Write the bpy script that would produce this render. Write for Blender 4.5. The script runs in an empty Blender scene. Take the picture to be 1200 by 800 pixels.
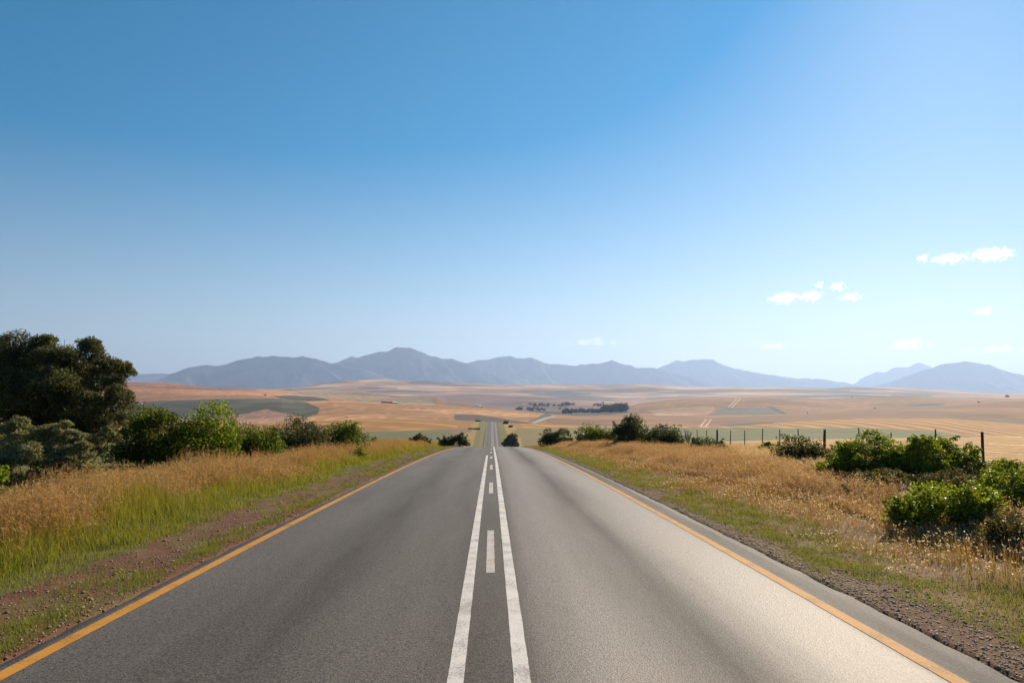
import bpy, math, random
import numpy as np

random.seed(7)
SC = bpy.context.scene
COL = SC.collection
R = math.radians
F, CX, CY, H = 820.0, 576.0, 470.0, 1.83      # focal length and vanishing point (photo pixels), eye height

# ------------------------------------------------------------------ camera
cd = bpy.data.cameras.new('camera')
cam = bpy.data.objects.new('camera', cd)
COL.objects.link(cam)
cam.location = (0, 0, H)
cam.rotation_euler = (R(90), 0, 0)
cd.sensor_width = 36.0
cd.lens = 36.0 * F / 1200.0
cd.shift_x = (600 - CX) / 1200.0
cd.shift_y = (CY - 400) / 1200.0
cd.clip_start = 0.1
cd.clip_end = 80000
SC.camera = cam

# ------------------------------------------------------------------ world, sun, exposure
SUN_AZ, SUN_EL = 33.0, 29.0                   # degrees to the right of +Y, above the horizon
w = bpy.data.worlds.new('World')
SC.world = w
w.use_nodes = True
nt = w.node_tree
bg = nt.nodes['Background']
sky = nt.nodes.new('ShaderNodeTexSky')
sky.sky_type = 'NISHITA'
sky.sun_disc = False
sky.sun_elevation = R(SUN_EL)
sky.sun_rotation = R(SUN_AZ)
sky.altitude = 0
sky.air_density = 1.0
sky.dust_density = 0.19
sky.ozone_density = 4.0
hs = nt.nodes.new('ShaderNodeHueSaturation')
hs.inputs['Saturation'].default_value = 1.55
hs.inputs['Hue'].default_value = 0.48
nt.links.new(sky.outputs[0], hs.inputs['Color'])
tcw = nt.nodes.new('ShaderNodeTexCoord'); sepw = nt.nodes.new('ShaderNodeSeparateXYZ')
nt.links.new(tcw.outputs['Generated'], sepw.inputs[0])
mrw = nt.nodes.new('ShaderNodeMapRange'); mrw.interpolation_type = 'LINEAR'      # the air is whiter low down, deep blue higher up
mrw.inputs[1].default_value = 0.0; mrw.inputs[2].default_value = 0.5; mrw.inputs[3].default_value = 0.55; mrw.inputs[4].default_value = 1.95
nt.links.new(sepw.outputs[2], mrw.inputs[0]); nt.links.new(mrw.outputs[0], hs.inputs['Saturation'])
mrh = nt.nodes.new('ShaderNodeMapRange'); mrh.inputs[2].default_value = 0.5; mrh.inputs[3].default_value = 0.487; mrh.inputs[4].default_value = 0.482
nt.links.new(sepw.outputs[2], mrh.inputs[0]); nt.links.new(mrh.outputs[0], hs.inputs['Hue'])
nt.links.new(hs.outputs[0], bg.inputs['Color'])
bg.inputs['Strength'].default_value = 0.056

sl = bpy.data.lights.new('sun', 'SUN')
sun = bpy.data.objects.new('sun', sl)
COL.objects.link(sun)
sl.energy = 4.6
sl.angle = R(0.55)
sl.color = (1.0, 0.86, 0.68)
sun.rotation_euler = (R(90 - SUN_EL), 0, R(180 - SUN_AZ))
sun.location = (40, 60, 60)

SC.view_settings.view_transform = 'Standard'
SC.view_settings.look = 'None'
SC.view_settings.exposure = 0.8
SC.view_settings.gamma = 1.0
SC.view_settings.use_curve_mapping = False
SC.render.engine = 'CYCLES'
cy = SC.cycles
cy.max_bounces = 6
cy.diffuse_bounces = 3
cy.glossy_bounces = 2
cy.transmission_bounces = 4
cy.volume_bounces = 1
cy.transparent_max_bounces = 8
cy.use_adaptive_sampling = True
cy.adaptive_threshold = 0.012
cy.use_denoising = True
cy.caustics_reflective = False
cy.caustics_refractive = False
cy.volume_step_rate = 0.2
cy.volume_max_steps = 160

# ------------------------------------------------------------------ noise
def _hash(ix, iy, seed):
    h = (ix.astype(np.int64) * 374761393 + iy.astype(np.int64) * 668265263 + seed * 1442695041) & 0xffffffff
    h = ((h ^ (h >> 13)) * 1274126177) & 0xffffffff
    return ((h ^ (h >> 16)) & 0xffff) / 65535.0

def vnoise(x, y, seed=0):
    x = np.asarray(x, float); y = np.asarray(y, float)
    ix = np.floor(x); iy = np.floor(y)
    fx = x - ix; fy = y - iy
    fx = fx * fx * (3 - 2 * fx); fy = fy * fy * (3 - 2 * fy)
    a = _hash(ix, iy, seed); b = _hash(ix + 1, iy, seed)
    c = _hash(ix, iy + 1, seed); d = _hash(ix + 1, iy + 1, seed)
    return (a + (b - a) * fx) * (1 - fy) + (c + (d - c) * fx) * fy

def fbm(x, y, seed=0, oct=4):
    s = 0; a = 0.5; t = 0
    for k in range(oct):
        s = s + a * vnoise(x, y, seed + k * 17); t += a
        x = np.asarray(x) * 2.03 + 11.3; y = np.asarray(y) * 2.03 + 5.1; a *= 0.5
    return s / t

def sm(a, b, x):
    t = np.clip((np.asarray(x, float) - a) / (b - a), 0, 1)
    return t * t * (3 - 2 * t)

# ------------------------------------------------------------------ terrain height
def curve(pts):
    xs = np.array([p[0] for p in pts], float); ys = np.array([p[1] for p in pts], float)
    return lambda px: np.interp(px, xs, ys)

crestB = curve([(-400, 500), (160, 500), (300, 496), (396, 492), (480, 490.5), (530, 492), (570, 494), (605, 496),
                (700, 498.5), (760, 500), (865, 499), (910, 495.5), (965, 492.5), (1010, 490.7), (1107, 490),
                (1160, 494), (1200, 497), (1400, 500), (1900, 495)])
crestC = curve([(-400, 470), (0, 473), (160, 471), (215, 468.5), (275, 467), (330, 466.5), (358, 470), (390, 469),
                (450, 472), (530, 476), (567, 478), (620, 482), (640, 484.5), (680, 487.5), (760, 488), (840, 489),
                (900, 487), (965, 483.5), (1025, 479), (1070, 476), (1107, 475), (1160, 471), (1200, 470), (1500, 465), (1900, 462)])
dipC = curve([(-400, 0.2), (300, 0.3), (380, 2.5), (640, 3.0), (670, 0.3), (720, -1.5), (840, -3.0), (930, -0.5), (980, 1.5), (1200, 2.5), (1900, 2)])
crestD = curve([(-400, 446), (0, 447), (152, 447.5), (200, 449), (245, 454), (290, 455.5), (320, 456), (345, 458),
                (375, 459), (420, 459.5), (450, 462), (485, 465), (512, 466), (524, 470), (540, 472), (555, 474),
                (575, 477), (600, 480), (640, 481.5), (700, 481.5), (733, 476), (760, 471), (780, 468.5), (805, 467),
                (850, 466), (895, 464.5), (940, 466), (965, 467), (1010, 465.5), (1070, 464), (1120, 466), (1200, 466.5), (1500, 462), (1900, 460)])
crestE = curve([(-400, 460), (300, 462), (440, 466), (485, 466), (512, 464.3), (557, 462.5), (620, 465), (640, 466),
                (680, 469), (735, 471), (780, 468.5), (850, 468), (1200, 468), (1900, 465)])
midF = curve([(-400, 460), (300, 460), (345, 457.5), (420, 457), (500, 459), (600, 459), (650, 462), (735, 464), (780, 462),
              (850, 461), (950, 461), (1040, 460), (1120, 463), (1200, 465), (1900, 462)])
crestF = curve([(-400, 457), (300, 457), (350, 453.5), (380, 449), (405, 446), (450, 444.5), (475, 446.5), (500, 446), (530, 448),
                (570, 450), (600, 451), (640, 450), (700, 451), (760, 450), (805, 453), (850, 453.5), (940, 454),
                (972, 455), (995, 453), (1055, 454), (1107, 457), (1160, 460), (1200, 461), (1500, 462), (1900, 462)])

def road_z(Y):
    Y = np.asarray(Y, float)
    q = -0.021 * Y - 0.00026 * Y * Y
    q = np.where(Y < 0, -0.021 * Y, q)
    Y0, Y1 = 140.0, 265.0
    z0, m0 = -0.021 * Y0 - 0.00026 * Y0 ** 2, -0.021 - 0.00052 * Y0
    z1 = H - Y1 * ((451.5 + 23440 / Y1) - CY) / F; m1 = 0.0226
    t = np.clip((Y - Y0) / (Y1 - Y0), 0, 1)
    h = (2 * t**3 - 3 * t**2 + 1) * z0 + (t**3 - 2 * t**2 + t) * (Y1 - Y0) * m0 + (-2 * t**3 + 3 * t**2) * z1 + (t**3 - t**2) * (Y1 - Y0) * m1
    return np.where(Y <= Y0, q, h)

def near_off(X, Y):
    o = np.interp(X, [-60, -30, -14, -9, -5.6, -4.6, -3.78, -3.70, 3.70, 3.78, 4.7, 6.5, 9, 12, 15.4, 17, 35, 60],
                  [0.2, 0.15, 0.08, 0.0, -0.10, -0.08, -0.035, -0.16, -0.16, -0.035, -0.10, -0.05, 0.0, 0.05, 0.12, 0.14, 0.8, 1.15])
    a = sm(3.72, 4.6, np.abs(X))
    o = o + a * (fbm(X * 0.45, np.asarray(Y) * 0.45, 3, 3) - 0.5) * 0.16
    o = o + a * (fbm(X * 3.0, np.asarray(Y) * 3.0, 5, 3) - 0.5) * 0.05
    return o

ROWS = [300., 552., 600., 650., 730., 900., 1200., 1290., 1380., 1650., 2000., 2200., 2450., 3000., 3400., 4200., 5500., 6000., 6800., 9500., 26000.]
def rows_py(px):
    B = crestB(px); C = crestC(px); D = crestD(px); E = crestE(px); G = midF(px); K = crestF(px); dC = dipC(px)
    b0 = 529.6 + 0 * px
    P = [b0, B, B + 1.3, B + 2.5, B + 0.8, B * 0.52 + C * 0.48, C, C + dC * 0.6, C + dC, (C + dC) * 0.5 + D * 0.5, D,
         np.maximum(D, E) + 1.0, np.maximum(D, E) + 1.8, E, E + 0.7, G, K, K + 1.0, K + 4]
    Z = [H - y * (p - CY) / F for y, p in zip(ROWS, P)]
    Z += [Z[-1] - 20, Z[-1] - 40]
    return Z

def ground(X, Y):
    X = np.asarray(X, float); Y = np.asarray(Y, float)
    X, Y = np.broadcast_arrays(X, Y)
    shp = X.shape
    X = X.ravel(); Y = Y.ravel()
    near = road_z(np.minimum(Y, 280)) + near_off(X, Y) * (1 - sm(130, 230, Y))
    px = np.clip(CX + F * X / np.maximum(Y, 200), -400, 1900)
    Z = np.stack([road_z(np.full_like(px, 265.0))] + rows_py(px))
    ys = np.array([265.] + ROWS)
    d = np.diff(Z, axis=0) / np.diff(ys)[:, None]
    m = np.zeros_like(Z)
    a, b = d[:-1], d[1:]
    h0, h1 = np.diff(ys)[:-1, None], np.diff(ys)[1:, None]
    w1, w2 = 2 * h1 + h0, h1 + 2 * h0
    with np.errstate(divide='ignore', invalid='ignore'):
        hm = (w1 + w2) / (w1 / a + w2 / b)
    m[1:-1] = np.where(a * b > 0, hm, 0)
    m[0] = 0.0226; m[-1] = d[-1]
    k = np.clip(np.searchsorted(ys, Y, side='right') - 1, 0, len(ys) - 2)
    i = np.arange(len(Y))
    y0, y1 = ys[k], ys[k + 1]; hh = y1 - y0
    t = np.clip((Y - y0) / hh, 0, 1)
    far = (2*t**3 - 3*t**2 + 1) * Z[k, i] + (t**3 - 2*t**2 + t) * hh * m[k, i] + (-2*t**3 + 3*t**2) * Z[k+1, i] + (t**3 - t**2) * hh * m[k+1, i]
    n = (fbm(X / 60, Y / 60, 21, 3) - 0.5) * 1.0 * sm(600, 900, Y) + (fbm(X / 300, Y / 300, 22, 3) - .5) * 6 * sm(2200, 3500, Y)
    ra = 1 - sm(4.5, 14, np.abs(X + 0.5))
    far = far + n - 0.3 * (1 - sm(3.8, 6, np.abs(X + 0.5))) * (Y < 640)
    out = np.where(Y < 280, near, far)
    bl = sm(262, 290, Y)
    out = np.where((Y > 262) & (Y < 290), near * (1 - bl) + far * bl, out)
    return out.reshape(shp)

def px_of(X, Y): return CX + F * X / Y
def hit(px, py, y0=20., y1=9000.):
    """ground point on the line of sight through a photo pixel, first crossing beyond y0"""
    ys = np.geomspace(y0, y1, 4000)
    g = ground((px - CX) / F * ys, ys)
    ray = H - (py - CY) / F * ys
    b = np.nonzero(g >= ray)[0]
    k = b[0] if len(b) else np.argmin(np.abs(g - ray))
    return (px - CX) / F * ys[k], ys[k], float(g[k])

# ------------------------------------------------------------------ materials
def newmat(name):
    m = bpy.data.materials.new(name); m.use_nodes = True
    n = m.node_tree.nodes; l = m.node_tree.links
    return m, n, l, n['Principled BSDF']

def simple(name, col, rough=0.7, spec=0.3, var=0.25, scale=8.0, metal=0.0, bump=0.0):
    m, n, l, b = newmat(name)
    tc = n.new('ShaderNodeTexCoord'); no = n.new('ShaderNodeTexNoise'); no.inputs['Scale'].default_value = scale
    no.inputs['Detail'].default_value = 5
    l.new(tc.outputs['Object'], no.inputs['Vector'])
    mx = n.new('ShaderNodeMix'); mx.data_type = 'RGBA'
    mx.inputs[6].default_value = (*[c * (1 - var) for c in col], 1); mx.inputs[7].default_value = (*[min(1, c * (1 + var)) for c in col], 1)
    l.new(no.outputs[0], mx.inputs[0]); l.new(mx.outputs[2], b.inputs['Base Color'])
    b.inputs['Roughness'].default_value = rough; b.inputs['Specular IOR Level'].default_value = spec; b.inputs['Metallic'].default_value = metal
    if bump:
        bp = n.new('ShaderNodeBump'); bp.inputs['Strength'].default_value = bump; bp.inputs['Distance'].default_value = 0.02
        l.new(no.outputs[0], bp.inputs['Height']); l.new(bp.outputs[0], b.inputs['Normal'])
    return m

def leafmat(name, transl=0.45, rough=0.45, spec=0.35, tint=(1.15, 1.1, 0.55)):
    m, n, l, b = newmat(name)
    at = n.new('ShaderNodeAttribute'); at.attribute_name = 'tone'
    l.new(at.outputs['Color'], b.inputs['Base Color'])
    b.inputs['Roughness'].default_value = rough; b.inputs['Specular IOR Level'].default_value = spec
    tr = n.new('ShaderNodeBsdfTranslucent')
    mu = n.new('ShaderNodeMix'); mu.data_type = 'RGBA'; mu.blend_type = 'MULTIPLY'; mu.inputs[0].default_value = 1
    mu.inputs[7].default_value = (*tint, 1)
    l.new(at.outputs['Color'], mu.inputs[6]); l.new(mu.outputs[2], tr.inputs['Color'])
    mix = n.new('ShaderNodeMixShader'); mix.inputs[0].default_value = transl
    l.new(b.outputs[0], mix.inputs[1]); l.new(tr.outputs[0], mix.inputs[2])
    l.new(mix.outputs[0], n['Material Output'].inputs['Surface'])
    return m

M_LEAF = leafmat('leaf_green', 0.6, 0.45, 0.3, (1.25, 1.15, 0.45))
M_OLIVE = leafmat('leaf_grey', 0.45, 0.5, 0.3, (1.1, 1.1, 0.6))
M_FARLEAF = leafmat('leaf_far', 0.12, 0.9, 0.05, (1.1, 1.1, 0.7))
M_GRASS = leafmat('grass_blade', 0.5, 0.55, 0.2, (1.15, 1.0, 0.65))
M_BARK = simple('bark', (0.10, 0.075, 0.055), 0.9, 0.2, 0.4, 20, bump=0.6)
M_POST = simple('weathered_wood', (0.07, 0.055, 0.045), 0.9, 0.2, 0.5, 30, bump=0.5)
M_WIRE = simple('wire', (0.16, 0.15, 0.14), 0.5, 0.5, 0.2, 40, metal=0.8)

# ------------------------------------------------------------------ mesh helpers
def tag(o, label, cat=None, group=None, kind=None):
    o['label'] = label
    if cat: o['category'] = cat
    if group: o['group'] = group
    if kind: o['kind'] = kind
    return o

def empty(name, loc, rz=0):
    o = bpy.data.objects.new(name, None); COL.objects.link(o)
    o.location = loc; o.rotation_euler = (0, 0, rz); o.empty_display_size = 0.2
    return o

def mesh_obj(name, V, faces, mat, parent=None, tone=None, smooth=False, loc=None):
    """V (n,3); faces: an (m,k) array or list of arrays with different k"""
    if not isinstance(faces, list): faces = [faces]
    faces = [np.asarray(f, np.int32) for f in faces if len(f)]
    me = bpy.data.meshes.new(name)
    V = np.asarray(V, np.float32)
    me.vertices.add(len(V)); me.vertices.foreach_set('co', V.ravel())
    tot = np.concatenate([np.full(len(f), f.shape[1], np.int32) for f in faces])
    idx = np.concatenate([f.ravel() for f in faces])
    me.loops.add(len(idx)); me.loops.foreach_set('vertex_index', idx)
    me.polygons.add(len(tot))
    st = np.zeros(len(tot), np.int32); st[1:] = np.cumsum(tot)[:-1]
    me.polygons.foreach_set('loop_start', st)
    if smooth: me.polygons.foreach_set('use_smooth', np.ones(len(tot), bool))
    me.update(calc_edges=True)
    if tone is not None:
        a = me.attributes.new('tone', 'FLOAT_COLOR', 'POINT')
        c = np.ones((len(V), 4), np.float32); c[:, :3] = tone
        a.data.foreach_set('color', c.ravel())
    me.materials.append(mat)
    o = bpy.data.objects.new(name, me); COL.objects.link(o)
    if parent is not None: o.parent = parent
    if loc is not None: o.location = loc
    return o

def fattr(o, name, v):
    a = o.data.attributes.new(name, 'FLOAT', 'POINT'); a.data.foreach_set('value', np.asarray(v, np.float32))

def grid_faces(nr, nc):
    i = np.arange(nr - 1)[:, None] * nc + np.arange(nc - 1)[None, :]
    return np.stack([i, i + 1, i + nc + 1, i + nc], -1).reshape(-1, 4)

def tube(path, radii, sides=7):
    """tapered closed tube along path -> V, quads, caps"""
    P = np.asarray(path, float); n = len(P)
    T = np.gradient(P, axis=0); T /= np.linalg.norm(T, axis=1)[:, None] + 1e-9
    up = np.array([0.31, 0.17, 0.93]); A = np.cross(T, up); bad = np.linalg.norm(A, axis=1) < 0.15
    A[bad] = np.cross(T[bad], np.array([1., 0, 0])); A /= np.linalg.norm(A, axis=1)[:, None]; B = np.cross(T, A)
    th = np.linspace(0, 2 * np.pi, sides, endpoint=False)
    ring = np.cos(th)[None, :, None] * A[:, None] + np.sin(th)[None, :, None] * B[:, None]
    V = (P[:, None] + ring * np.asarray(radii)[:, None, None]).reshape(-1, 3)
    q = []
    for r in range(n - 1):
        for s in range(sides):
            a = r * sides + s; b = r * sides + (s + 1) % sides
            q.append((a, b, b + sides, a + sides))
    caps = [list(range(sides))[::-1], [(n - 1) * sides + s for s in range(sides)]]
    return V, np.array(q), np.array(caps)

class Acc:
    def __init__(s): s.V = []; s.F = {}; s.T = []; s.n = 0
    def add(s, V, faces, tone=None):
        for f in (faces if isinstance(faces, (list, tuple)) else [faces]):
            f = np.asarray(f); s.F.setdefault(f.shape[1], []).append(f + s.n)
        s.V.append(np.asarray(V)); s.n += len(V)
        if tone is not None: s.T.append(np.broadcast_to(tone, (len(V), 3)))
    def build(s, name, mat, parent=None, smooth=False, loc=None):
        return mesh_obj(name, np.concatenate(s.V), [np.concatenate(f) for f in s.F.values()], mat, parent,
                        np.concatenate(s.T) if s.T else None, smooth, loc)

def inpoly(x, y, poly):
    c = np.zeros(x.shape, bool); n = len(poly)
    for i in range(n):
        x1, y1 = poly[i]; x2, y2 = poly[(i + 1) % n]
        if y1 == y2: continue
        m = ((y1 > y) != (y2 > y)) & (x < (x2 - x1) * (y - y1) / (y2 - y1) + x1)
        c ^= m
    return c

# ------------------------------------------------------------------ terrain sheet
def build_terrain():
    u = np.concatenate([np.arange(-1.9, -0.75, 0.04), np.arange(-0.75, 0.82, 1.2 / F), np.arange(0.82, 1.9, 0.04)])
    Y = np.concatenate([np.linspace(-70, 2, 24), np.geomspace(2.4, 110, 300), np.linspace(113, 296, 50), np.linspace(300, 553, 120),
                        np.linspace(556, 725, 22), np.linspace(730, 1200, 90), np.linspace(1206, 1380, 16), np.linspace(1390, 2000, 70),
                        np.linspace(2020, 2450, 16), np.linspace(2470, 3400, 50), np.linspace(3420, 5500, 100), np.geomspace(5560, 26000, 32)])
    s = 25 * np.logaddexp(0, Y / 25) + 12
    YY = np.repeat(Y[:, None], len(u), 1)
    XX = u[None, :] * s[:, None]
    Z = ground(XX, YY)
    x, y, z = XX.ravel(), YY.ravel(), Z.ravel()
    n = len(x)
    px = CX + F * x / np.maximum(y, 1.0)
    py = CY - F * (z - H) / np.maximum(y, 1.0)
    wob = (fbm(x / 35, y / 35, 41, 3) - 0.5)
    pxw = px + wob * 3.0; pyw = py + (fbm(x / 50, y / 50, 44, 3) - .5) * 0.8
    tone = np.zeros((n, 3)); phase = np.zeros(n); amp = np.zeros(n)
    def lay(mask, col): tone[mask] = col
    TAN, GOLD, PINK = (0.29, 0.135, 0.045), (0.32, 0.155, 0.042), (0.23, 0.11, 0.042)
    # near ground
    lay(y < 300, (0.30, 0.21, 0.09))
    r = fbm(x * 0.8, y * 0.8, 61, 4); r2 = fbm(x * 3, y * 3, 63, 3)
    dirt_l = (y < 110) & (x < -3.2) & (x > -5.35 + (r - .5) * 1.6)
    dirt_r = (y < 110) & (x > 3.2) & (x < 4.75 + (r - .5) * 1.8)
    left = (y < 200) & (x < 0)
    lay(left, (0.13, 0.115, 0.035))
    lay((y < 200) & (x >= 0), (0.25, 0.155, 0.07))
    lay(dirt_l, (0.155, 0.075, 0.04)); lay(dirt_r, (0.165, 0.092, 0.05))
    gm = (dirt_l | dirt_r) & (fbm(x * 1.3, y * .6, 65, 4) > 0.56)
    tone[gm] = tone[gm] * 0.65 + np.array((0.15, 0.14, 0.04)) * 0.35
    st = (y < 130) & (x > 16.2)
    lay(st, (0.42, 0.235, 0.08))
    phase[st] = (x * 0.25 + y)[st] / 1.3; amp[st] = 0.55
    # valley field and the rise behind it
    Bm = (y >= 262) & (y < 600)
    lay(Bm, GOLD)
    edge = np.interp(px, [-400, 300, 427, 480, 530, 600, 700, 760, 940, 1010, 1070, 1093, 1153, 1250],
                     [510, 510, 506, 504.5, 503, 502, 500.5, 501, 501.5, 501, 503.7, 505, 513, 530])
    strip = Bm & (pyw > edge)
    lay(strip, (0.15, 0.155, 0.05))
    gw = ((sm(560, 585, px) * (1 - sm(640, 800, px)))[:, None]); tone[:] = np.where((strip & (px > 555))[:, None], tone * (1 - gw) + np.array((0.21, 0.155, 0.05)) * gw, tone); lay(strip & (px < 545), (0.16, 0.15, 0.065))
    lay(strip & (px > 530) & (px < 553), (0.22, 0.14, 0.085))
    lay(Bm & (np.abs(x) < 14 + wob * 14), (0.33, 0.205, 0.06))
    lay(Bm & (np.abs(x) < 9), (0.16, 0.14, 0.045))
    gl = Bm & ~strip & (np.abs(x) > 22)
    phase[gl] = np.where(px[gl] > 800, (x[gl] - 0.136 * y[gl]) / 15.0, (x[gl] * 0.55 + y[gl] * 0.5) / 26.0 + wob[gl] * 1.2)
    amp[gl] = np.where(px[gl] > 800, 0.8, 0.5)
    # hillside C
    Cm = (y >= 600) & (y < 1300)
    lay(Cm, TAN); lay(Cm & (px > 640), PINK)
    lay(Cm & (px < 420) & (py > 478), (0.31, 0.17, 0.11))
    lay(Cm & (px > 360) & (px < 620), (0.34, 0.17, 0.068))
    dark = [(60, 472), (160, 471), (215, 468.5), (275, 466), (330, 465), (345, 467.5), (360, 471.5), (375, 478), (372, 485), (360, 489), (330, 483.5), (312, 479),
            (290, 484), (245, 489.5), (227, 490), (60, 496)]
    dk = Cm & inpoly(pxw, pyw, dark)
    lay(dk, (0.075, 0.07, 0.045)); tone[dk & (fbm(x / 40, y / 90, 70, 3) > .55)] *= 1.35
    dk2 = Cm & inpoly(pxw, pyw, [(533, 485), (560, 485.5), (578, 488.5), (600, 492), (640, 498), (532, 496)])
    lay(dk2, (0.12, 0.075, 0.055))
    lay(Cm & inpoly(pxw, pyw, [(612, 499), (622, 493), (640, 484), (648, 486), (640, 489.5), (618, 499)]), (0.05, 0.055, 0.04))
    lay(Cm & inpoly(pxw, pyw, [(640, 497), (700, 497), (765, 500), (765, 502), (640, 502)]), (0.09, 0.08, 0.05))
    lay(Cm & inpoly(pxw, pyw, [(838, 500), (845, 497.5), (870, 495.8), (905, 494.5), (908, 496), (880, 498), (850, 500)]), (0.07, 0.07, 0.045))
    lay(Cm & inpoly(pxw, pyw, [(1160, 494), (1200, 492), (1300, 490), (1300, 500), (1160, 500)]), (0.17, 0.13, 0.075))
    sel = Cm & ~dk & ~dk2 & (px < 640)
    phase[sel] = (x * 0.9 - y * 0.35)[sel] / 24.0 + wob[sel] * 2.5; amp[sel] = 0.4
    sel = Cm & (px >= 640)
    phase[sel] = (y + 0.2 * x)[sel] / 30.0 + wob[sel] * 1.5; amp[sel] = 0.35
    # slopes D
    Dm = (y >= 1300) & (y < 2450)
    lay(Dm, PINK); lay(Dm & (px < 420), (0.35, 0.17, 0.08))
    lay(Dm & (px < 300) & (pyw < np.interp(px, [0, 152, 200, 260, 300], [452, 452.5, 454, 458.5, 459.5])), (0.30, 0.14, 0.085))
    lay(Dm & inpoly(pxw, pyw, [(320, 457), (345, 457.5), (375, 458.5), (425, 459.5), (455, 462), (485, 465), (505, 467.5), (512, 476), (470, 474), (430, 471), (400, 467), (375, 466)]), (0.24, 0.17, 0.095))
    lay(Dm & inpoly(pxw, pyw, [(318, 464), (340, 463), (370, 465), (388, 468.5), (365, 470), (340, 468.5)]), (0.06, 0.055, 0.045))
    lay(Dm & inpoly(pxw, pyw, [(520, 466), (525, 467), (528, 475), (522, 475)]), (0.18, 0.11, 0.08))
    lay(Dm & inpoly(pxw, pyw, [(570, 473), (620, 476), (640, 470), (740, 470), (735, 484), (705, 486), (660, 487), (625, 482.5)]), (0.035, 0.04, 0.03))
    lay(Dm & inpoly(pxw, pyw, [(625, 476.6), (660, 475), (705, 475), (705, 476.5), (660, 477), (640, 479), (625, 478.5)]), (0.42, 0.28, 0.17))
    lay(Dm & inpoly(pxw, pyw, [(838, 483), (848, 477.5), (870, 477.5), (890, 477), (910, 480), (915, 484.5), (870, 489.2), (838, 490.5), (815, 489.5)]), (0.105, 0.095, 0.065))
    lay(Dm & inpoly(pxw, pyw, [(898, 476), (908, 477), (922, 485), (915, 485), (905, 480)]), (0.06, 0.055, 0.045))
    lay(Dm & inpoly(pxw, pyw, [(760, 481), (800, 477), (835, 476), (838, 479), (830, 485), (770, 488)]), (0.34, 0.19, 0.095))
    lay(Dm & inpoly(pxw, pyw, [(1060, 475), (1090, 472.5), (1108, 472), (1106, 474), (1075, 476)]), (0.06, 0.06, 0.05))
    for a, b in (((853, 477), (863, 467)), ((857, 477), (867, 467))):
        lay(Dm & inpoly(px, py, [a, (a[0] + 1.3, a[1]), (b[0] + 1, b[1]), b]), (0.6, 0.42, 0.28))
    for a, b in (((820, 499.5), (827, 491)), ((826, 499.5), (833, 491))):
        lay(Cm & inpoly(px, py, [a, (a[0] + 1.7, a[1]), (b[0] + 1.4, b[1]), b]), (0.62, 0.45, 0.3))
    sel = Dm & (amp == 0)
    phase[sel] = (x * 0.5 + y * 0.25)[sel] / 30.0 + wob[sel] * 3; amp[sel] = 0.35
    # far fields
    Em = (y >= 2450) & (y < 3450)
    lay(Em, (0.20, 0.125, 0.10)); ew = sm(600, 700, px)[:, None] * Em[:, None]; tone[:] = tone * (1 - ew) + np.array((0.32, 0.18, 0.11)) * ew
    Fm = y >= 3450
    lay(Fm, (0.36, 0.185, 0.09))
    pt = fbm(x / 420 + 3, y / 260, 81, 2)
    lay(Fm & (pt > 0.60), (0.10, 0.09, 0.075)); lay(Fm & (pt < 0.36), (0.48, 0.30, 0.19))
    lay(Fm & (pt > 0.47) & (pt < .53) , (0.30, 0.18, 0.13))
    lay(Fm & (y > 6500), (0.12, 0.11, 0.08))
    f2 = fbm(x / 260, y / 700, 91, 3)
    mm = (y > 600)
    tone[mm] *= (0.70 + 0.60 * f2[mm])[:, None]
    ct = fbm(x / 180 + 7, (z * 4 + y * .25) / 60, 95, 3)          # lighter and darker streaks of field tone following the contours
    tone[mm] *= (0.80 + 0.40 * sm(.35, .65, ct[mm]))[:, None]
    # drop the faces that lie outside the haze box sideways
    V = np.stack([x, y, z], 1)
    o = mesh_obj('terrain', V, grid_faces(len(Y), len(u)), M_TERRAIN, tone=tone, smooth=True)
    fattr(o, 'phase', phase); fattr(o, 'amp', amp)
    tag(o, 'rolling stubble fields and grassy ground running to the far hills', 'terrain', kind='structure')
    return o

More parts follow.
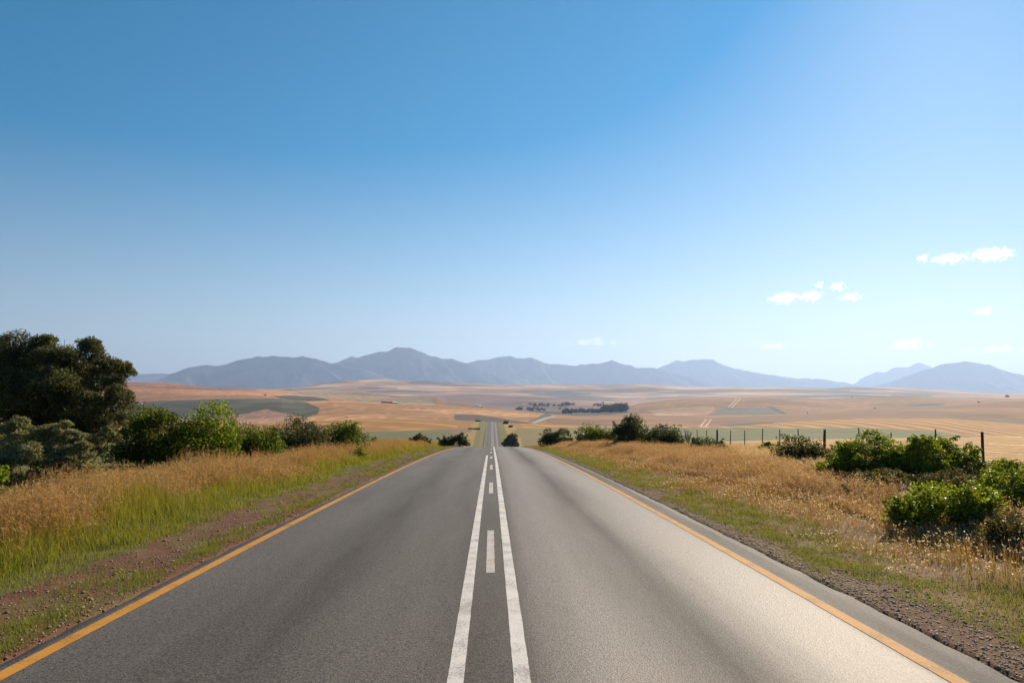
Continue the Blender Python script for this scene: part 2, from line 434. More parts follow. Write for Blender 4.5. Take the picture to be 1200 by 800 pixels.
def terrain_material():
    m, n, l, b = newmat('terrain')
    at = n.new('ShaderNodeAttribute'); at.attribute_name = 'tone'
    ph = n.new('ShaderNodeAttribute'); ph.attribute_name = 'phase'
    am = n.new('ShaderNodeAttribute'); am.attribute_name = 'amp'
    tc = n.new('ShaderNodeTexCoord')
    def noise(scale, det=5, rough=0.6):
        x = n.new('ShaderNodeTexNoise'); x.inputs['Scale'].default_value = scale; x.inputs['Detail'].default_value = det; x.inputs['Roughness'].default_value = rough
        l.new(tc.outputs['Object'], x.inputs['Vector']); return x
    def math_(op, a, bb=None, c=None):
        x = n.new('ShaderNodeMath'); x.operation = op
        for i, v in enumerate((a, bb, c)):
            if v is None: continue
            if isinstance(v, (int, float)): x.inputs[i].default_value = v
            else: l.new(v, x.inputs[i])
        return x.outputs[0]
    n1 = noise(0.02, 6); n2 = noise(2.2, 6, 0.7); n3 = noise(22, 5, 0.7); n4 = noise(0.012, 3)
    s = math_('SINE', math_('MULTIPLY', math_('ADD', ph.outputs['Fac'], math_('MULTIPLY', n4.outputs[0], 0.5)), 6.2832))
    s = math_('MULTIPLY', math_('POWER', math_('ADD', math_('MULTIPLY', s, 0.5), 0.5), 3.0), math_('MULTIPLY', am.outputs['Fac'], math_('MULTIPLY', n1.outputs[0], 2.0)))
    f = math_('ADD', s, math_('ADD', math_('MULTIPLY', n2.outputs[0], 0.5), math_('MULTIPLY', n3.outputs[0], 0.7)))
    f = math_('ADD', math_('MULTIPLY', n1.outputs[0], 0.5), math_('ADD', f, 0.08))
    mul = n.new('ShaderNodeVectorMath'); mul.operation = 'SCALE'
    l.new(at.outputs['Color'], mul.inputs[0]); l.new(f, mul.inputs['Scale'])
    l.new(mul.outputs[0], b.inputs['Base Color'])
    b.inputs['Roughness'].default_value = 0.95; b.inputs['Specular IOR Level'].default_value = 0.15
    bp = n.new('ShaderNodeBump'); bp.inputs['Strength'].default_value = 0.6; bp.inputs['Distance'].default_value = 0.05
    l.new(math_('ADD', math_('MULTIPLY', n3.outputs[0], 0.6), n2.outputs[0]), bp.inputs['Height'])
    l.new(bp.outputs[0], b.inputs['Normal'])
    return m
M_TERRAIN = terrain_material()
TERRAIN = build_terrain()
ZLOW = min(-150.0, min(v.co.z for v in TERRAIN.data.vertices))
print('lowest ground', ZLOW)

# ------------------------------------------------------------------ road
def asphalt_material():
    m, n, l, b = newmat('asphalt')
    tc = n.new('ShaderNodeTexCoord')
    sep = n.new('ShaderNodeSeparateXYZ'); l.new(tc.outputs['Object'], sep.inputs[0])
    def noise(scale, det=4, rough=.6, vec=None):
        x = n.new('ShaderNodeTexNoise'); x.inputs['Scale'].default_value = scale; x.inputs['Detail'].default_value = det; x.inputs['Roughness'].default_value = rough
        l.new(vec or tc.outputs['Object'], x.inputs['Vector']); return x.outputs[0]
    mp = n.new('ShaderNodeMapping'); mp.inputs['Scale'].default_value = (1, 0.09, 1); l.new(tc.outputs['Object'], mp.inputs[0])
    long_n = noise(1.6, 5, .6, mp.outputs[0])
    grain = noise(40, 5, .85); patch = noise(1.1, 6, .65, mp.outputs[0])
    vo = n.new('ShaderNodeTexVoronoi'); vo.inputs['Scale'].default_value = 75; l.new(tc.outputs['Object'], vo.inputs['Vector'])
    # wheel-track bands across the road
    mr = n.new('ShaderNodeMapRange'); mr.inputs[1].default_value = -4; mr.inputs[2].default_value = 4
    ad = n.new('ShaderNodeMath'); ad.operation = 'MULTIPLY_ADD'; l.new(long_n, ad.inputs[0]); ad.inputs[1].default_value = 0.24; l.new(sep.outputs[0], ad.inputs[2])
    sb = n.new('ShaderNodeMath'); sb.operation = 'SUBTRACT'; l.new(ad.outputs[0], sb.inputs[0]); sb.inputs[1].default_value = 0.12
    l.new(sb.outputs[0], mr.inputs[0])
    cr = n.new('ShaderNodeValToRGB'); l.new(mr.outputs[0], cr.inputs[0])
    el = cr.color_ramp.elements
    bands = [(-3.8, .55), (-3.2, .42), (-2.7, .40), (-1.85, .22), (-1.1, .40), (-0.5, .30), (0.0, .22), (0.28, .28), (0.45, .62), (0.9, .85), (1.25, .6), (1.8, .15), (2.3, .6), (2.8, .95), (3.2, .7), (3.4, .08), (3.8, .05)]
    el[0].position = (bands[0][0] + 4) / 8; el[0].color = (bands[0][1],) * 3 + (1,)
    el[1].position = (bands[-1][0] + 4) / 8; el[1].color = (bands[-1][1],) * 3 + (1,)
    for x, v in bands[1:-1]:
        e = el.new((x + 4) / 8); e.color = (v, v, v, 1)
    def math_(op, a, bb):
        x = n.new('ShaderNodeMath'); x.operation = op
        for i, v in enumerate((a, bb)):
            if isinstance(v, (int, float)): x.inputs[i].default_value = v
            else: l.new(v, x.inputs[i])
        return x.outputs[0]
    band = cr.outputs[0]
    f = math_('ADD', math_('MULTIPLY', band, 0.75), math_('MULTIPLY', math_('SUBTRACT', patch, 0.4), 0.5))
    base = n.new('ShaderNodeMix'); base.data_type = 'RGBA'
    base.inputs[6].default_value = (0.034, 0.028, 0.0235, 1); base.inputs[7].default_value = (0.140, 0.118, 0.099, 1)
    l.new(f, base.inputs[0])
    sp = n.new('ShaderNodeMapRange'); l.new(grain, sp.inputs[0]); sp.inputs[1].default_value = .36; sp.inputs[2].default_value = .68; sp.inputs[3].default_value = .1; sp.inputs[4].default_value = 2.4
    vm = n.new('ShaderNodeVectorMath'); vm.operation = 'SCALE'; l.new(base.outputs[2], vm.inputs[0]); l.new(sp.outputs[0], vm.inputs['Scale'])
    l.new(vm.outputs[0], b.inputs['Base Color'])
    rr = n.new('ShaderNodeMapRange'); l.new(f, rr.inputs[0]); rr.inputs[1].default_value = .1; rr.inputs[2].default_value = .65; rr.inputs[3].default_value = .74; rr.inputs[4].default_value = .54
    rr.inputs[4].default_value = .66; l.new(rr.outputs[0], b.inputs['Roughness'])
    si = n.new('ShaderNodeMapRange'); l.new(f, si.inputs[0]); si.inputs[1].default_value = .1; si.inputs[2].default_value = .65; si.inputs[3].default_value = .15; si.inputs[4].default_value = .68
    l.new(si.outputs[0], b.inputs['Specular IOR Level']); b.inputs['Specular Tint'].default_value = (1.0, .9, .8, 1)
    bp = n.new('ShaderNodeBump'); bp.inputs['Strength'].default_value = 0.45; bp.inputs['Distance'].default_value = 0.006
    l.new(math_('ADD', vo.outputs['Distance'], grain), bp.inputs['Height']); l.new(bp.outputs[0], b.inputs['Normal'])
    return m
M_ASPHALT = asphalt_material()

def road_y(a, b):
    ys = [a]
    while ys[-1] < b:
        y = ys[-1]; ys.append(min(b, y + max(0.07 if 2 < y < 25 else 0.25, min(4, 0.02 * abs(y)))))
    return np.array(ys)

def full_road_z(Y):
    Y = np.asarray(Y, float)
    far = ground(np.zeros_like(Y) - 0.5, Y) + 0.3 + 0.0
    return np.where(Y < 262, road_z(Y), np.where(Y < 290, road_z(np.minimum(Y, 280)) * (1 - sm(262, 290, Y)) + far * sm(262, 290, Y), far))

def crown(X): return -0.012 * np.abs(X)

def build_road():
    ys = road_y(-70, 620)
    xs = np.array([-3.73, -3.725, -3.6, -2.6, -1.3, 0, 1.3, 2.6, 3.6, 3.745, 3.75])
    zz = np.array([-0.25, 0, 0, 0, 0, 0, 0, 0, 0, 0, -0.25])
    jl = (fbm(ys * 2.2, ys * 0 + 3, 101, 4) - .5) * 0.07; jr = (fbm(ys * 2.6, ys * 0 + 9, 103, 5) - .5) * 0.10
    X = np.repeat(xs[None], len(ys), 0)
    X[:, :2] += jl[:, None]; X[:, -2:] += jr[:, None]
    Yg = np.repeat(ys[:, None], len(xs), 1)
    Z = full_road_z(ys)[:, None] + zz[None] + crown(X)
    o = mesh_obj('road', np.stack([X, Yg, Z], -1).reshape(-1, 3), grid_faces(len(ys), len(xs)), M_ASPHALT)
    tag(o, 'straight two lane tarmac road dipping over a crest and climbing again', 'road', kind='structure')
build_road()

def paint_material(name, col, wear):
    m, n, l, b = newmat(name)
    tc = n.new('ShaderNodeTexCoord')
    a = n.new('ShaderNodeTexNoise'); a.inputs['Scale'].default_value = 60; a.inputs['Detail'].default_value = 4; a.inputs['Roughness'].default_value = .7
    c = n.new('ShaderNodeTexNoise'); c.inputs['Scale'].default_value = 3.5; c.inputs['Detail'].default_value = 5
    l.new(tc.outputs['Object'], a.inputs['Vector']); l.new(tc.outputs['Object'], c.inputs['Vector'])
    s = n.new('ShaderNodeMath'); s.operation = 'MULTIPLY_ADD'; l.new(c.outputs[0], s.inputs[0]); s.inputs[1].default_value = 0.6; l.new(a.outputs[0], s.inputs[2])
    mr = n.new('ShaderNodeMapRange'); l.new(s.outputs[0], mr.inputs[0]); mr.inputs[1].default_value = wear; mr.inputs[2].default_value = wear + .22
    mx = n.new('ShaderNodeMix'); mx.data_type = 'RGBA'; l.new(mr.outputs[0], mx.inputs[0])
    mx.inputs[6].default_value = (*[x * 0.45 for x in col], 1); mx.inputs[7].default_value = (*col, 1)
    l.new(mx.outputs[2], b.inputs['Base Color']); b.inputs['Roughness'].default_value = 0.75; b.inputs['Specular IOR Level'].default_value = .2
    bp = n.new('ShaderNodeBump'); bp.inputs['Strength'].default_value = .3; bp.inputs['Distance'].default_value = .004
    l.new(a.outputs[0], bp.inputs['Height']); l.new(bp.outputs[0], b.inputs['Normal'])
    return m
M_WHITE = paint_material('white_road_paint', (0.62, 0.57, 0.52), 0.62)
M_PINKW = paint_material('dash_road_paint', (0.50, 0.43, 0.38), 0.62)
M_YELLOW = paint_material('yellow_road_paint', (0.50, 0.225, 0.03), 0.60)

def line(name, spans, xc, wd, mat, label):
    ac = Acc()
    for a, b in spans:
        ys = road_y(a, b)
        j1 = (fbm(ys * 16, ys * 0 + xc * 9, 111, 3) - .5) * 0.008; j2 = (fbm(ys * 16, ys * 0 + xc * 5 + 4, 113, 3) - .5) * 0.008
        wob = (fbm(ys * .06, ys * 0 + xc, 115, 2) - .5) * 0.02
        X = np.stack([xc - wd / 2 + j1 + wob, xc + wd / 2 + j2 + wob], 1)
        Z = np.stack([full_road_z(ys)] * 2, 1) + crown(X) + np.where(ys < 100, 0.004, 0.03)[:, None]
        ac.add(np.stack([X, np.stack([ys] * 2, 1), Z], -1).reshape(-1, 3), grid_faces(len(ys), 2))
    o = ac.build(name, mat)
    return tag(o, label, 'road marking', kind='structure')
line('road_marking', [(-60, 600)], -3.55, 0.135, M_YELLOW, 'solid yellow edge line along the left side of the road')
line('road_marking', [(-60, 600)], 3.30, 0.13, M_YELLOW, 'solid yellow edge line along the right side of the road')
line('road_marking', [(-60, 40)], -0.25, 0.115, M_WHITE, 'solid white no overtaking line left of the dashes')
line('road_marking', [(-60, 600)], 0.215, 0.12, M_WHITE, 'solid white no overtaking line right of the dashes')
line('road_marking', [(8.25 + 9 * k, 11.4 + 9 * k) for k in range(-7, 66)], -0.012, 0.105, M_PINKW, 'dashed white centre line between the solid white lines')

# the same road further on, climbing the next hillside
def far_road(pix, width, lab):
    P = [hit(*p) for p in pix]
    P = np.array(P); t = np.linspace(0, 1, 60); tt = np.linspace(0, 1, len(P))
    X = np.interp(t, tt, P[:, 0]); Y = np.interp(t, tt, P[:, 1])
    T = np.stack([np.gradient(X), np.gradient(Y)], 1); T /= np.linalg.norm(T, axis=1)[:, None]
    N = np.stack([-T[:, 1], T[:, 0]], 1)
    L = np.stack([X, Y], 1) + N * width / 2; Rr = np.stack([X, Y], 1) - N * width / 2
    zc = np.maximum(ground(L[:, 0], L[:, 1]), ground(Rr[:, 0], Rr[:, 1])) + 0.35
    V = np.empty((60, 4, 3)); 
    V[:, 0, :2] = L; V[:, 0, 2] = zc - 2; V[:, 1, :2] = L; V[:, 1, 2] = zc
    V[:, 2, :2] = Rr; V[:, 2, 2] = zc; V[:, 3, :2] = Rr; V[:, 3, 2] = zc - 2
    o = mesh_obj('road', V.reshape(-1, 3), grid_faces(60, 4), M_FARROAD)
    tag(o, lab, 'road', kind='structure')
M_FARROAD = simple('pale_asphalt', (0.27, 0.245, 0.22), 0.9, 0.1, 0.2, 0.3)
far_road([(620, 496.2, 700), (628, 493.5, 700), (638, 490, 700), (648, 487.8, 700)], 9, 'pale far road climbing the hillside to the right of the dip')
far_road([(557.5, 473.6, 1300), (560, 475, 1300), (563, 476.8, 1300)], 12, 'pale short stretch of road on the second far hill')

# ------------------------------------------------------------------ mountains
def mountain_material():
    m, n, l, b = newmat('mountain_scrub')
    tc = n.new('ShaderNodeTexCoord'); no = n.new('ShaderNodeTexNoise'); no.inputs['Scale'].default_value = 0.0026; no.inputs['Detail'].default_value = 9
    l.new(tc.outputs['Object'], no.inputs['Vector'])
    cr = n.new('ShaderNodeValToRGB'); l.new(no.outputs[0], cr.inputs[0])
    cr.color_ramp.elements[0].position = .35; cr.color_ramp.elements[0].color = (0.03, 0.035, 0.03, 1)
    cr.color_ramp.elements[1].position = .7; cr.color_ramp.elements[1].color = (0.13, 0.11, 0.095, 1)
    l.new(cr.outputs[0], b.inputs['Base Color']); b.inputs['Roughness'].default_value = 1; b.inputs['Specular IOR Level'].default_value = 0.05
    return m
M_MOUNT = mountain_material()

def mountain(pts, Y0, depth, label, seed, base=100.):
    Y0 *= 1.55; depth *= 1.55
    xs = np.array([p[0] for p in pts], float); ps = np.array([p[1] for p in pts], float)
    px = np.arange(xs[0], xs[-1], 0.9)
    crest = np.interp(px, xs, ps)
    crest = crest - (fbm(px / 9, px * 0 + seed, seed, 4) - .5) * 2.6
    X0 = (px - CX) / F * Y0
    zc = H - Y0 * (crest - CY) / F
    nr = 61; v = np.linspace(-1, 1, nr)
    V = np.empty((nr, len(px), 3))
    for k, a in enumerate(v):
        yy = Y0 + a * depth * (0.6 + 0.8 * fbm(X0 / 1400, X0 * 0 + 2, seed + 5, 2))
        prof = (1 - abs(a)) ** 1.25
        rav = (np.abs(fbm(X0 / 650 + a * 1.3, yy / 1400, seed + 9, 4) - .5) * 2) * 0.85 * min(1, abs(a) * 3.5) * (1 - abs(a))
        hgt = np.maximum(zc - base, 5)
        V[k, :, 0] = X0 * (1 + 0.0 * a) ; V[k, :, 1] = yy
        V[k, :, 2] = base + hgt * np.clip(prof - rav, 0, 1) - (60 if abs(a) == 1 else 0)
    o = mesh_obj('mountain', V.reshape(-1, 3), grid_faces(nr, len(px)), M_MOUNT, smooth=True)
    tag(o, label, 'mountain', kind='structure')

mountain([(40, 447), (90, 440), (152, 436.5), (165, 437.8), (198, 438), (225, 441), (260, 446), (300, 452)], 10800, 900, 'low flat blue ridge just right of the big tree', 3)
mountain([(166, 452), (180, 447.6), (200.7, 437.8), (221.7, 430.8), (235.7, 428), (254, 428), (266, 426), (280, 422), (294, 420), (301, 417.3), (312.7, 418), (322, 416.4), (336, 418), (345, 419.6), (356, 416.8), (364, 419), (378, 422), (387, 425), (400, 427), (430, 433), (460, 444), (480, 452)],
         8000, 1000, 'long blue mountain with two rounded tops on the left', 11)
mountain([(330, 452), (360, 438), (385, 426), (396.7, 424), (405, 420), (411.7, 418), (418.7, 419.6), (444, 411.5), (453.7, 411.7), (465, 406), (477, 407.5), (480.5, 407), (493, 412), (507, 417), (516.7, 419.6), (528, 420), (547, 425.7), (563, 432), (587, 440), (605, 445), (625, 452)],
         8600, 1000, 'highest pointed blue mountain left of the road', 23)
mountain([(490, 445), (530, 432), (547, 426), (561, 421.5), (570, 421.5), (586.7, 418.5), (598, 416.8), (607.7, 420), (624, 419.6), (633, 422.7), (645, 427), (656.7, 426), (666, 428.5), (674, 429), (681, 426.6), (702, 426), (717, 422), (730, 426), (744, 430), (767, 431.5), (788, 435.5), (809, 441), (823, 446), (850, 453)],
         10200, 1100, 'long hazy mountain with a small cone above the centre', 31)
mountain([(735, 446), (772, 431.5), (781, 427), (794, 421.5), (802, 422.7), (814, 421.5), (826, 420), (835, 421.5), (847, 427), (858, 431), (875, 433.6), (893, 438), (907, 439.5), (920, 441.5), (934, 444), (957, 443.7), (981, 447), (999, 449.5), (1030, 454)],
         12000, 1100, 'pale humped mountain with a long tail to the right', 43)
mountain([(985, 455), (1003, 448), (1013, 441), (1027, 436), (1037, 436.7), (1048, 431), (1065, 429.7), (1077.5, 424), (1088, 428.5), (1110, 436), (1150, 450)],
         13600, 900, 'faintest peak behind the shoulder of the far right mountain', 53)
mountain([(1008, 456), (1020, 453), (1037, 450), (1060, 441), (1079, 434), (1093, 431), (1107, 425.5), (1123, 424.5), (1132, 422.7), (1146, 425), (1158, 427), (1172, 432.5), (1188, 436.7), (1200, 439.7), (1235, 446), (1290, 455)],
         10000, 1100, 'broad grey dome shaped mountain at the far right', 61)

# ------------------------------------------------------------------ haze
def haze():
    m = bpy.data.materials.new('haze'); m.use_nodes = True
    n = m.node_tree.nodes; l = m.node_tree.links
    n.remove(n['Principled BSDF'])
    v = n.new('ShaderNodeVolumePrincipled')
    v.inputs['Color'].default_value = (0.43, 0.585, 0.86, 1)
    v.inputs['Density'].default_value = 0.62e-4
    v.inputs['Anisotropy'].default_value = 0.38
    l.new(v.outputs[0], n['Material Output'].inputs['Volume'])
    x, y0, y1, z0, z1 = 52000., -1200., 26600., ZLOW - 1.0, 1260.
    V = [(-x, y0, z0), (x, y0, z0), (x, y1, z0), (-x, y1, z0), (-x, y0, z1), (x, y0, z1), (x, y1, z1), (-x, y1, z1)]
    Fc = [(0, 3, 2, 1), (4, 5, 6, 7), (0, 1, 5, 4), (1, 2, 6, 5), (2, 3, 7, 6), (3, 0, 4, 7)]
    o = mesh_obj('haze', V, np.array(Fc), m)
    tag(o, 'thin pale blue haze over the fields and mountains', 'haze', kind='stuff')
haze()

# ------------------------------------------------------------------ foliage builders
def rng(seed): return np.random.default_rng(seed)

def unit(g, n):
    v = g.normal(size=(n, 3)); return v / np.linalg.norm(v, axis=1)[:, None]

def leaves(g, P, out, L, W, tone, droop=0.0):
    """one folded rhombus per point; out = outward direction of the twig"""
    n = len(P)
    ax = out * 0.7 + unit(g, n) * 0.9; ax[:, 2] -= droop
    ax /= np.linalg.norm(ax, axis=1)[:, None]
    sd = np.cross(ax, unit(g, n)); sd /= np.linalg.norm(sd, axis=1)[:, None] + 1e-6
    nm = np.cross(ax, sd)
    l = (1.25 * L * g.uniform(0.65, 1.35, n))[:, None]; wd = (1.25 * W * g.uniform(0.7, 1.3, n))[:, None]
    V = np.stack([P - ax * l * .5, P - sd * wd * .5 + nm * wd * .22, P + ax * l * .5, P + sd * wd * .5 + nm * wd * .22], 1)
    Fq = np.arange(n * 4).reshape(-1, 4)
    return V.reshape(-1, 3), Fq, np.repeat(tone, 4, 0)

def foliage(g, clumps, nleaf, L, W, base, young, oldshare=0.0, old=(0.2, 0.15, 0.06)):
    """clumps (k,4) centre + radius in local metres -> one leaf mesh"""
    C = np.asarray(clumps)
    wgt = C[:, 3] ** 1.7; wgt = wgt / wgt.sum()
    k = g.choice(len(C), nleaf, p=wgt)
    d = unit(g, nleaf); d[:, 2] = np.where(d[:, 2] < -0.35, -d[:, 2] * .6, d[:, 2])
    d /= np.linalg.norm(d, axis=1)[:, None]
    rr = g.uniform(0.35, 1.0, nleaf) ** 0.6
    rr *= 0.8 + 0.45 * vnoise(d[:, 0] * 2.5 + k * 3.1, d[:, 1] * 2.5 + d[:, 2] * 2.5 + k, 7)
    P = C[k, :3] + d * (C[k, 3] * rr)[:, None] * np.array([1, 1, 0.85])
    ct = g.uniform(0.75, 1.2, len(C))[k]
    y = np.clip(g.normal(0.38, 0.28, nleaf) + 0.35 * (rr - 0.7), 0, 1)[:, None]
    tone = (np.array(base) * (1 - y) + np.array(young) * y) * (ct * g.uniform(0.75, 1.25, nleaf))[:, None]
    o = g.random(nleaf) < oldshare; tone[o] = np.array(old) * g.uniform(.6, 1.3, (o.sum(), 1))
    return leaves(g, P, d + np.array([0, 0, .25]), L, W, tone)

def stems(g, clumps, r0, base_r=0.15):
    ac = Acc()
    for c in clumps:
        b = np.array([g.uniform(-1, 1) * base_r + c[0] * .12, g.uniform(-1, 1) * base_r + c[1] * .12, -0.08])
        m = b * .45 + c[:3] * .55 + g.normal(size=3) * .06 + np.array([0, 0, -0.08 * c[2]])
        t = np.linspace(0, 1, 6)[:, None]
        P = (1 - t) ** 2 * b + 2 * t * (1 - t) * m + t ** 2 * c[:3]
        V, q, cp = tube(P, np.linspace(r0, r0 * .25, 6) * g.uniform(.7, 1.2), 5)
        ac.add(V, [q, cp])
    return ac

def dome_clumps(g, rx, ry, h, n, rc, low=0.12):
    t = g.uniform(low, 0.95, n); a = g.uniform(0, 2 * np.pi, n)
    rho = np.sqrt(np.clip(1 - (t * .97) ** 2.4, 0.05, 1)) * g.uniform(.35, 1.0, n) ** .5
    r = rc * g.uniform(.7, 1.35, n)
    top = 0.62 + 0.6 * vnoise(np.cos(a) * rho * 2.6 + rx * 7, np.sin(a) * rho * 2.6 + ry * 3, 5)
    x = np.cos(a) * rho * (rx - rc * .7); y = np.sin(a) * rho * (ry - rc * .7)
    z = np.maximum(t * h * top - r * .55, r * .5)
    return np.stack([x, y, z, r], 1)

GREEN = ((0.040, 0.064, 0.010), (0.155, 0.20, 0.020))
BRIGHT = ((0.060, 0.100, 0.012), (0.26, 0.32, 0.026))
DARK = ((0.020, 0.034, 0.010), (0.060, 0.080, 0.018))
GREY = ((0.040, 0.050, 0.028), (0.120, 0.125, 0.070))
OLIVE = ((0.060, 0.058, 0.018), (0.140, 0.120, 0.035))

def bush(label, px0, px1, pytop, d, pal, seed, group, nleaf=6000, leaf=(0.06, 0.035), mat=None, ncl=26, sprig=14, ry=None, name='bush', dz=0.0, rcf=0.36, old=0.0):
    g = rng(seed)
    X = ((px0 + px1) / 2 - CX) / F * d
    z = float(ground(X, d)) + dz
    rx = (px1 - px0) / 2 / F * d; ncl = int(ncl * 1.5); nleaf = int(nleaf * 1.6)
    h = H - d * (pytop - CY) / F - z
    ry = ry or min(rx, max(1.3, h * .9))
    rc = rcf * min(rx, h) + 0.05
    C = dome_clumps(g, rx, ry, h * 1.04, ncl, rc)
    S = []
    for k in range(sprig):
        c = C[g.integers(len(C))]; dr = np.array([c[0] / rx * .8 + g.normal() * .35, c[1] / ry * .6 + g.normal() * .3, g.uniform(.35, 1.0)]); dr /= np.linalg.norm(dr)
        for q_, (st_, rf) in enumerate(((.7, .42), (1.05, .30), (1.35, .19))):
            p = c[:3] + dr * c[3] * st_ * g.uniform(.9, 1.1)
            if p[2] < h * 1.05: S.append((*p, rc * rf * g.uniform(.8, 1.2)))
    if S: C = np.vstack([C, np.array(S)])
    root = tag(empty(name, (X, d, z)), label, 'bush', group)
    V, q, t = foliage(g, C, nleaf, leaf[0], leaf[1], pal[0], pal[1], old)
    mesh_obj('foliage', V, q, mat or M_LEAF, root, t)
    stems(g, C[::3], 0.016).build('stem', M_BARK, root)
    return root

# ------------------------------------------------------------------ big tree on the left
def big_tree():
    d0 = 22.0; X0 = (78 - CX) / F * d0; z0 = float(ground(X0, d0)); g = rng(77)
    lobes = [(20, 425, 0, 34), (72, 421, -.3, 30), (108, 414, .2, 20), (126, 440, 0, 27), (141, 470, -.5, 21), (112, 478, -.9, 26), (62, 462, -1.2, 38),
             (10, 468, -1.2, 40), (-45, 440, 0, 45), (-35, 490, .2, 40), (84, 497, -.4, 20), (134, 492, .5, 15), (40, 440, 1.3, 42), (92, 452, 1.2, 38), (148, 436, .3, 12), (104, 522, -.2, 20), (80, 514, -.7, 32), (112, 503, -.4, 24), (40, 512, -.6, 30), (58, 528, .2, 26), (132, 512, .3, 12), (5, 525, .3, 28),
             (-5, 412, .4, 22), (48, 408, .3, 18), (30, 500, -.6, 30)]
    C = []
    Lb = []
    for px, py, dy, r in lobes:
        y = d0 + dy; x = (px - CX) / F * y - X0; zz = H - y * (py - CY) / F - z0; rr = r / F * y
        Lb.append((x, dy, zz, rr)); C.append((x, dy, zz, rr * .72)); C.append((x + g.normal() * .2, dy + .3, zz - rr * .5, rr * .6))
        for k in range(17):
            u = unit(g, 1)[0]; u[2] = abs(u[2]) * .9 if g.random() < .6 else u[2]
            C.append((*(np.array([x, dy, zz]) + u * rr * g.uniform(.3, .85)), rr * g.uniform(.28, .5)))
    for k in range(90):
        u = unit(g, 1)[0] * g.uniform(.3, .95) * np.array([105, 1.6, 56]); y = d0 + u[1]
        C.append(((42 + u[0] - CX) / F * y - X0, u[1], H - y * (462 - u[2] - CY) / F - z0, g.uniform(.3, .55)))
    C = np.array(C)
    root = tag(empty('tree', (X0, d0, z0)), 'large dark evergreen tree with grey green leaves on the left verge', 'tree')
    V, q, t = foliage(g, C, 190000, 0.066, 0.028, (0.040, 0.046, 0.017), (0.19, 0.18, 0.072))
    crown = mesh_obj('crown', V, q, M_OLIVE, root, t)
    ac = Acc()
    for k, (x, y, z, r) in enumerate(Lb):
        b = np.array([g.normal() * .14, g.normal() * .12, -.15]); c = np.array([x, y, z])
        m = b * .5 + c * .5 + np.array([0, 0, -0.25 * abs(x) * .4])
        t = np.linspace(0, 1, 9)[:, None]; P = (1 - t) ** 2 * b + 2 * t * (1 - t) * m + t ** 2 * c
        P += g.normal(size=P.shape) * .02
        V, q, cp = tube(P, np.linspace(.06, .012, 9), 7); ac.add(V, [q, cp])
        for j in range(4):
            e = c + unit(g, 1)[0] * r * .9; s = P[g.integers(5, 8)]
            V, q, cp = tube(np.array([s, s * .5 + e * .5 + g.normal(size=3) * .05, e]), [.022, .014, .006], 5); ac.add(V, [q, cp])
    ac.build('trunk', M_BARK, root, True)
big_tree()

def grey_shrub():
    d0 = 15.5; X0 = (30 - CX) / F * d0; z0 = float(ground(X0, d0)); g = rng(78)
    C = []
    for px, py, dy, r in [(18, 512, 0, 26), (-25, 515, .2, 34), (58, 516, .1, 24), (88, 536, -.2, 22), (112, 522, .4, 14), (42, 545, -.5, 30), (-5, 550, -.5, 32), (100, 556, -.2, 18), (75, 508, .1, 16), (98, 518, .2, 15), (70, 564, -.4, 20), (30, 570, -.4, 24), (125, 508, .5, 9)]:
        y = d0 + dy; x = (px - CX) / F * y - X0; zz = H - y * (py - CY) / F - z0; rr = r / F * y
        for k in range(12):
            u = unit(g, 1)[0]; u[2] = abs(u[2]) if g.random() < .7 else u[2]
            C.append((*(np.array([x, dy, zz]) + u * rr * g.uniform(.4, .8)), rr * g.uniform(.28, .45)))
    C += [((px - CX) / F * d0 - X0, 0, H - d0 * (py - CY) / F - z0, 26 / F * d0) for px, py in ((20, 530), (-20, 540), (60, 540), (90, 555), (0, 565))]
    C = np.array(C)
    root = tag(empty('shrub', (X0, d0, z0)), 'silvery grey green shrub in front of the large tree', 'shrub')
    V, q, t = foliage(g, C, 60000, 0.05, 0.019, (0.12, 0.12, 0.055), (0.36, 0.34, 0.17))
    mesh_obj('foliage', V, q, M_OLIVE, root, t)
    stems(g, C[::3], 0.022).build('stem', M_BARK, root)
grey_shrub()
bush('low bright green sprig bush in the grass at the left photo edge', -30, 14, 549, 13.5, BRIGHT, 79, None, 2200, (0.055, 0.03), ncl=12)

GL = 'green bushes along the left verge'
bush('tall bright green bush just right of the large dark tree', 124, 216, 476, 27, GREEN, 81, GL, 11000, (0.075, 0.045), ncl=34, sprig=10)
bush('broad bright green bush in the middle of the left hedge', 185, 285, 482, 28, BRIGHT, 82, GL, 11000, (0.075, 0.045), ncl=34, sprig=12)
bush('lower green bush at the right end of the bright hedge', 250, 338, 497, 30, GREEN, 83, GL, 11000, (0.07, 0.042), ncl=28, sprig=10)
bush('grey green bush with a spiky top left of the far bush clump', 308, 392, 494, 38, GREY, 84, GL, 11000, (0.08, 0.045), ncl=26, sprig=12)
bush('rounded dark green bush at the right end of the left hedge', 366, 430, 493, 40, GREEN, 85, GL, 10000, (0.08, 0.048), ncl=26, sprig=8)
bush('small green sapling standing in the grass before the hedge', 410, 432, 520, 36, BRIGHT, 86, GL, 900, (0.07, 0.03), ncl=8)
GS = 'small bushes in the grass near the crest on the left'
bush('tiny bush just right of the left hedge', 431, 448, 513, 62, GREEN, 87, GS, 1300, (0.09, 0.06), ncl=10)
bush('dark low bush on the left near the crest', 477, 506, 509, 74, DARK, 88, GS, 2500, (0.12, 0.08), ncl=16)
bush('dark wide bush left of where the road drops', 513, 553, 509, 84, DARK, 89, GS, 3000, (0.13, 0.09), ncl=18)

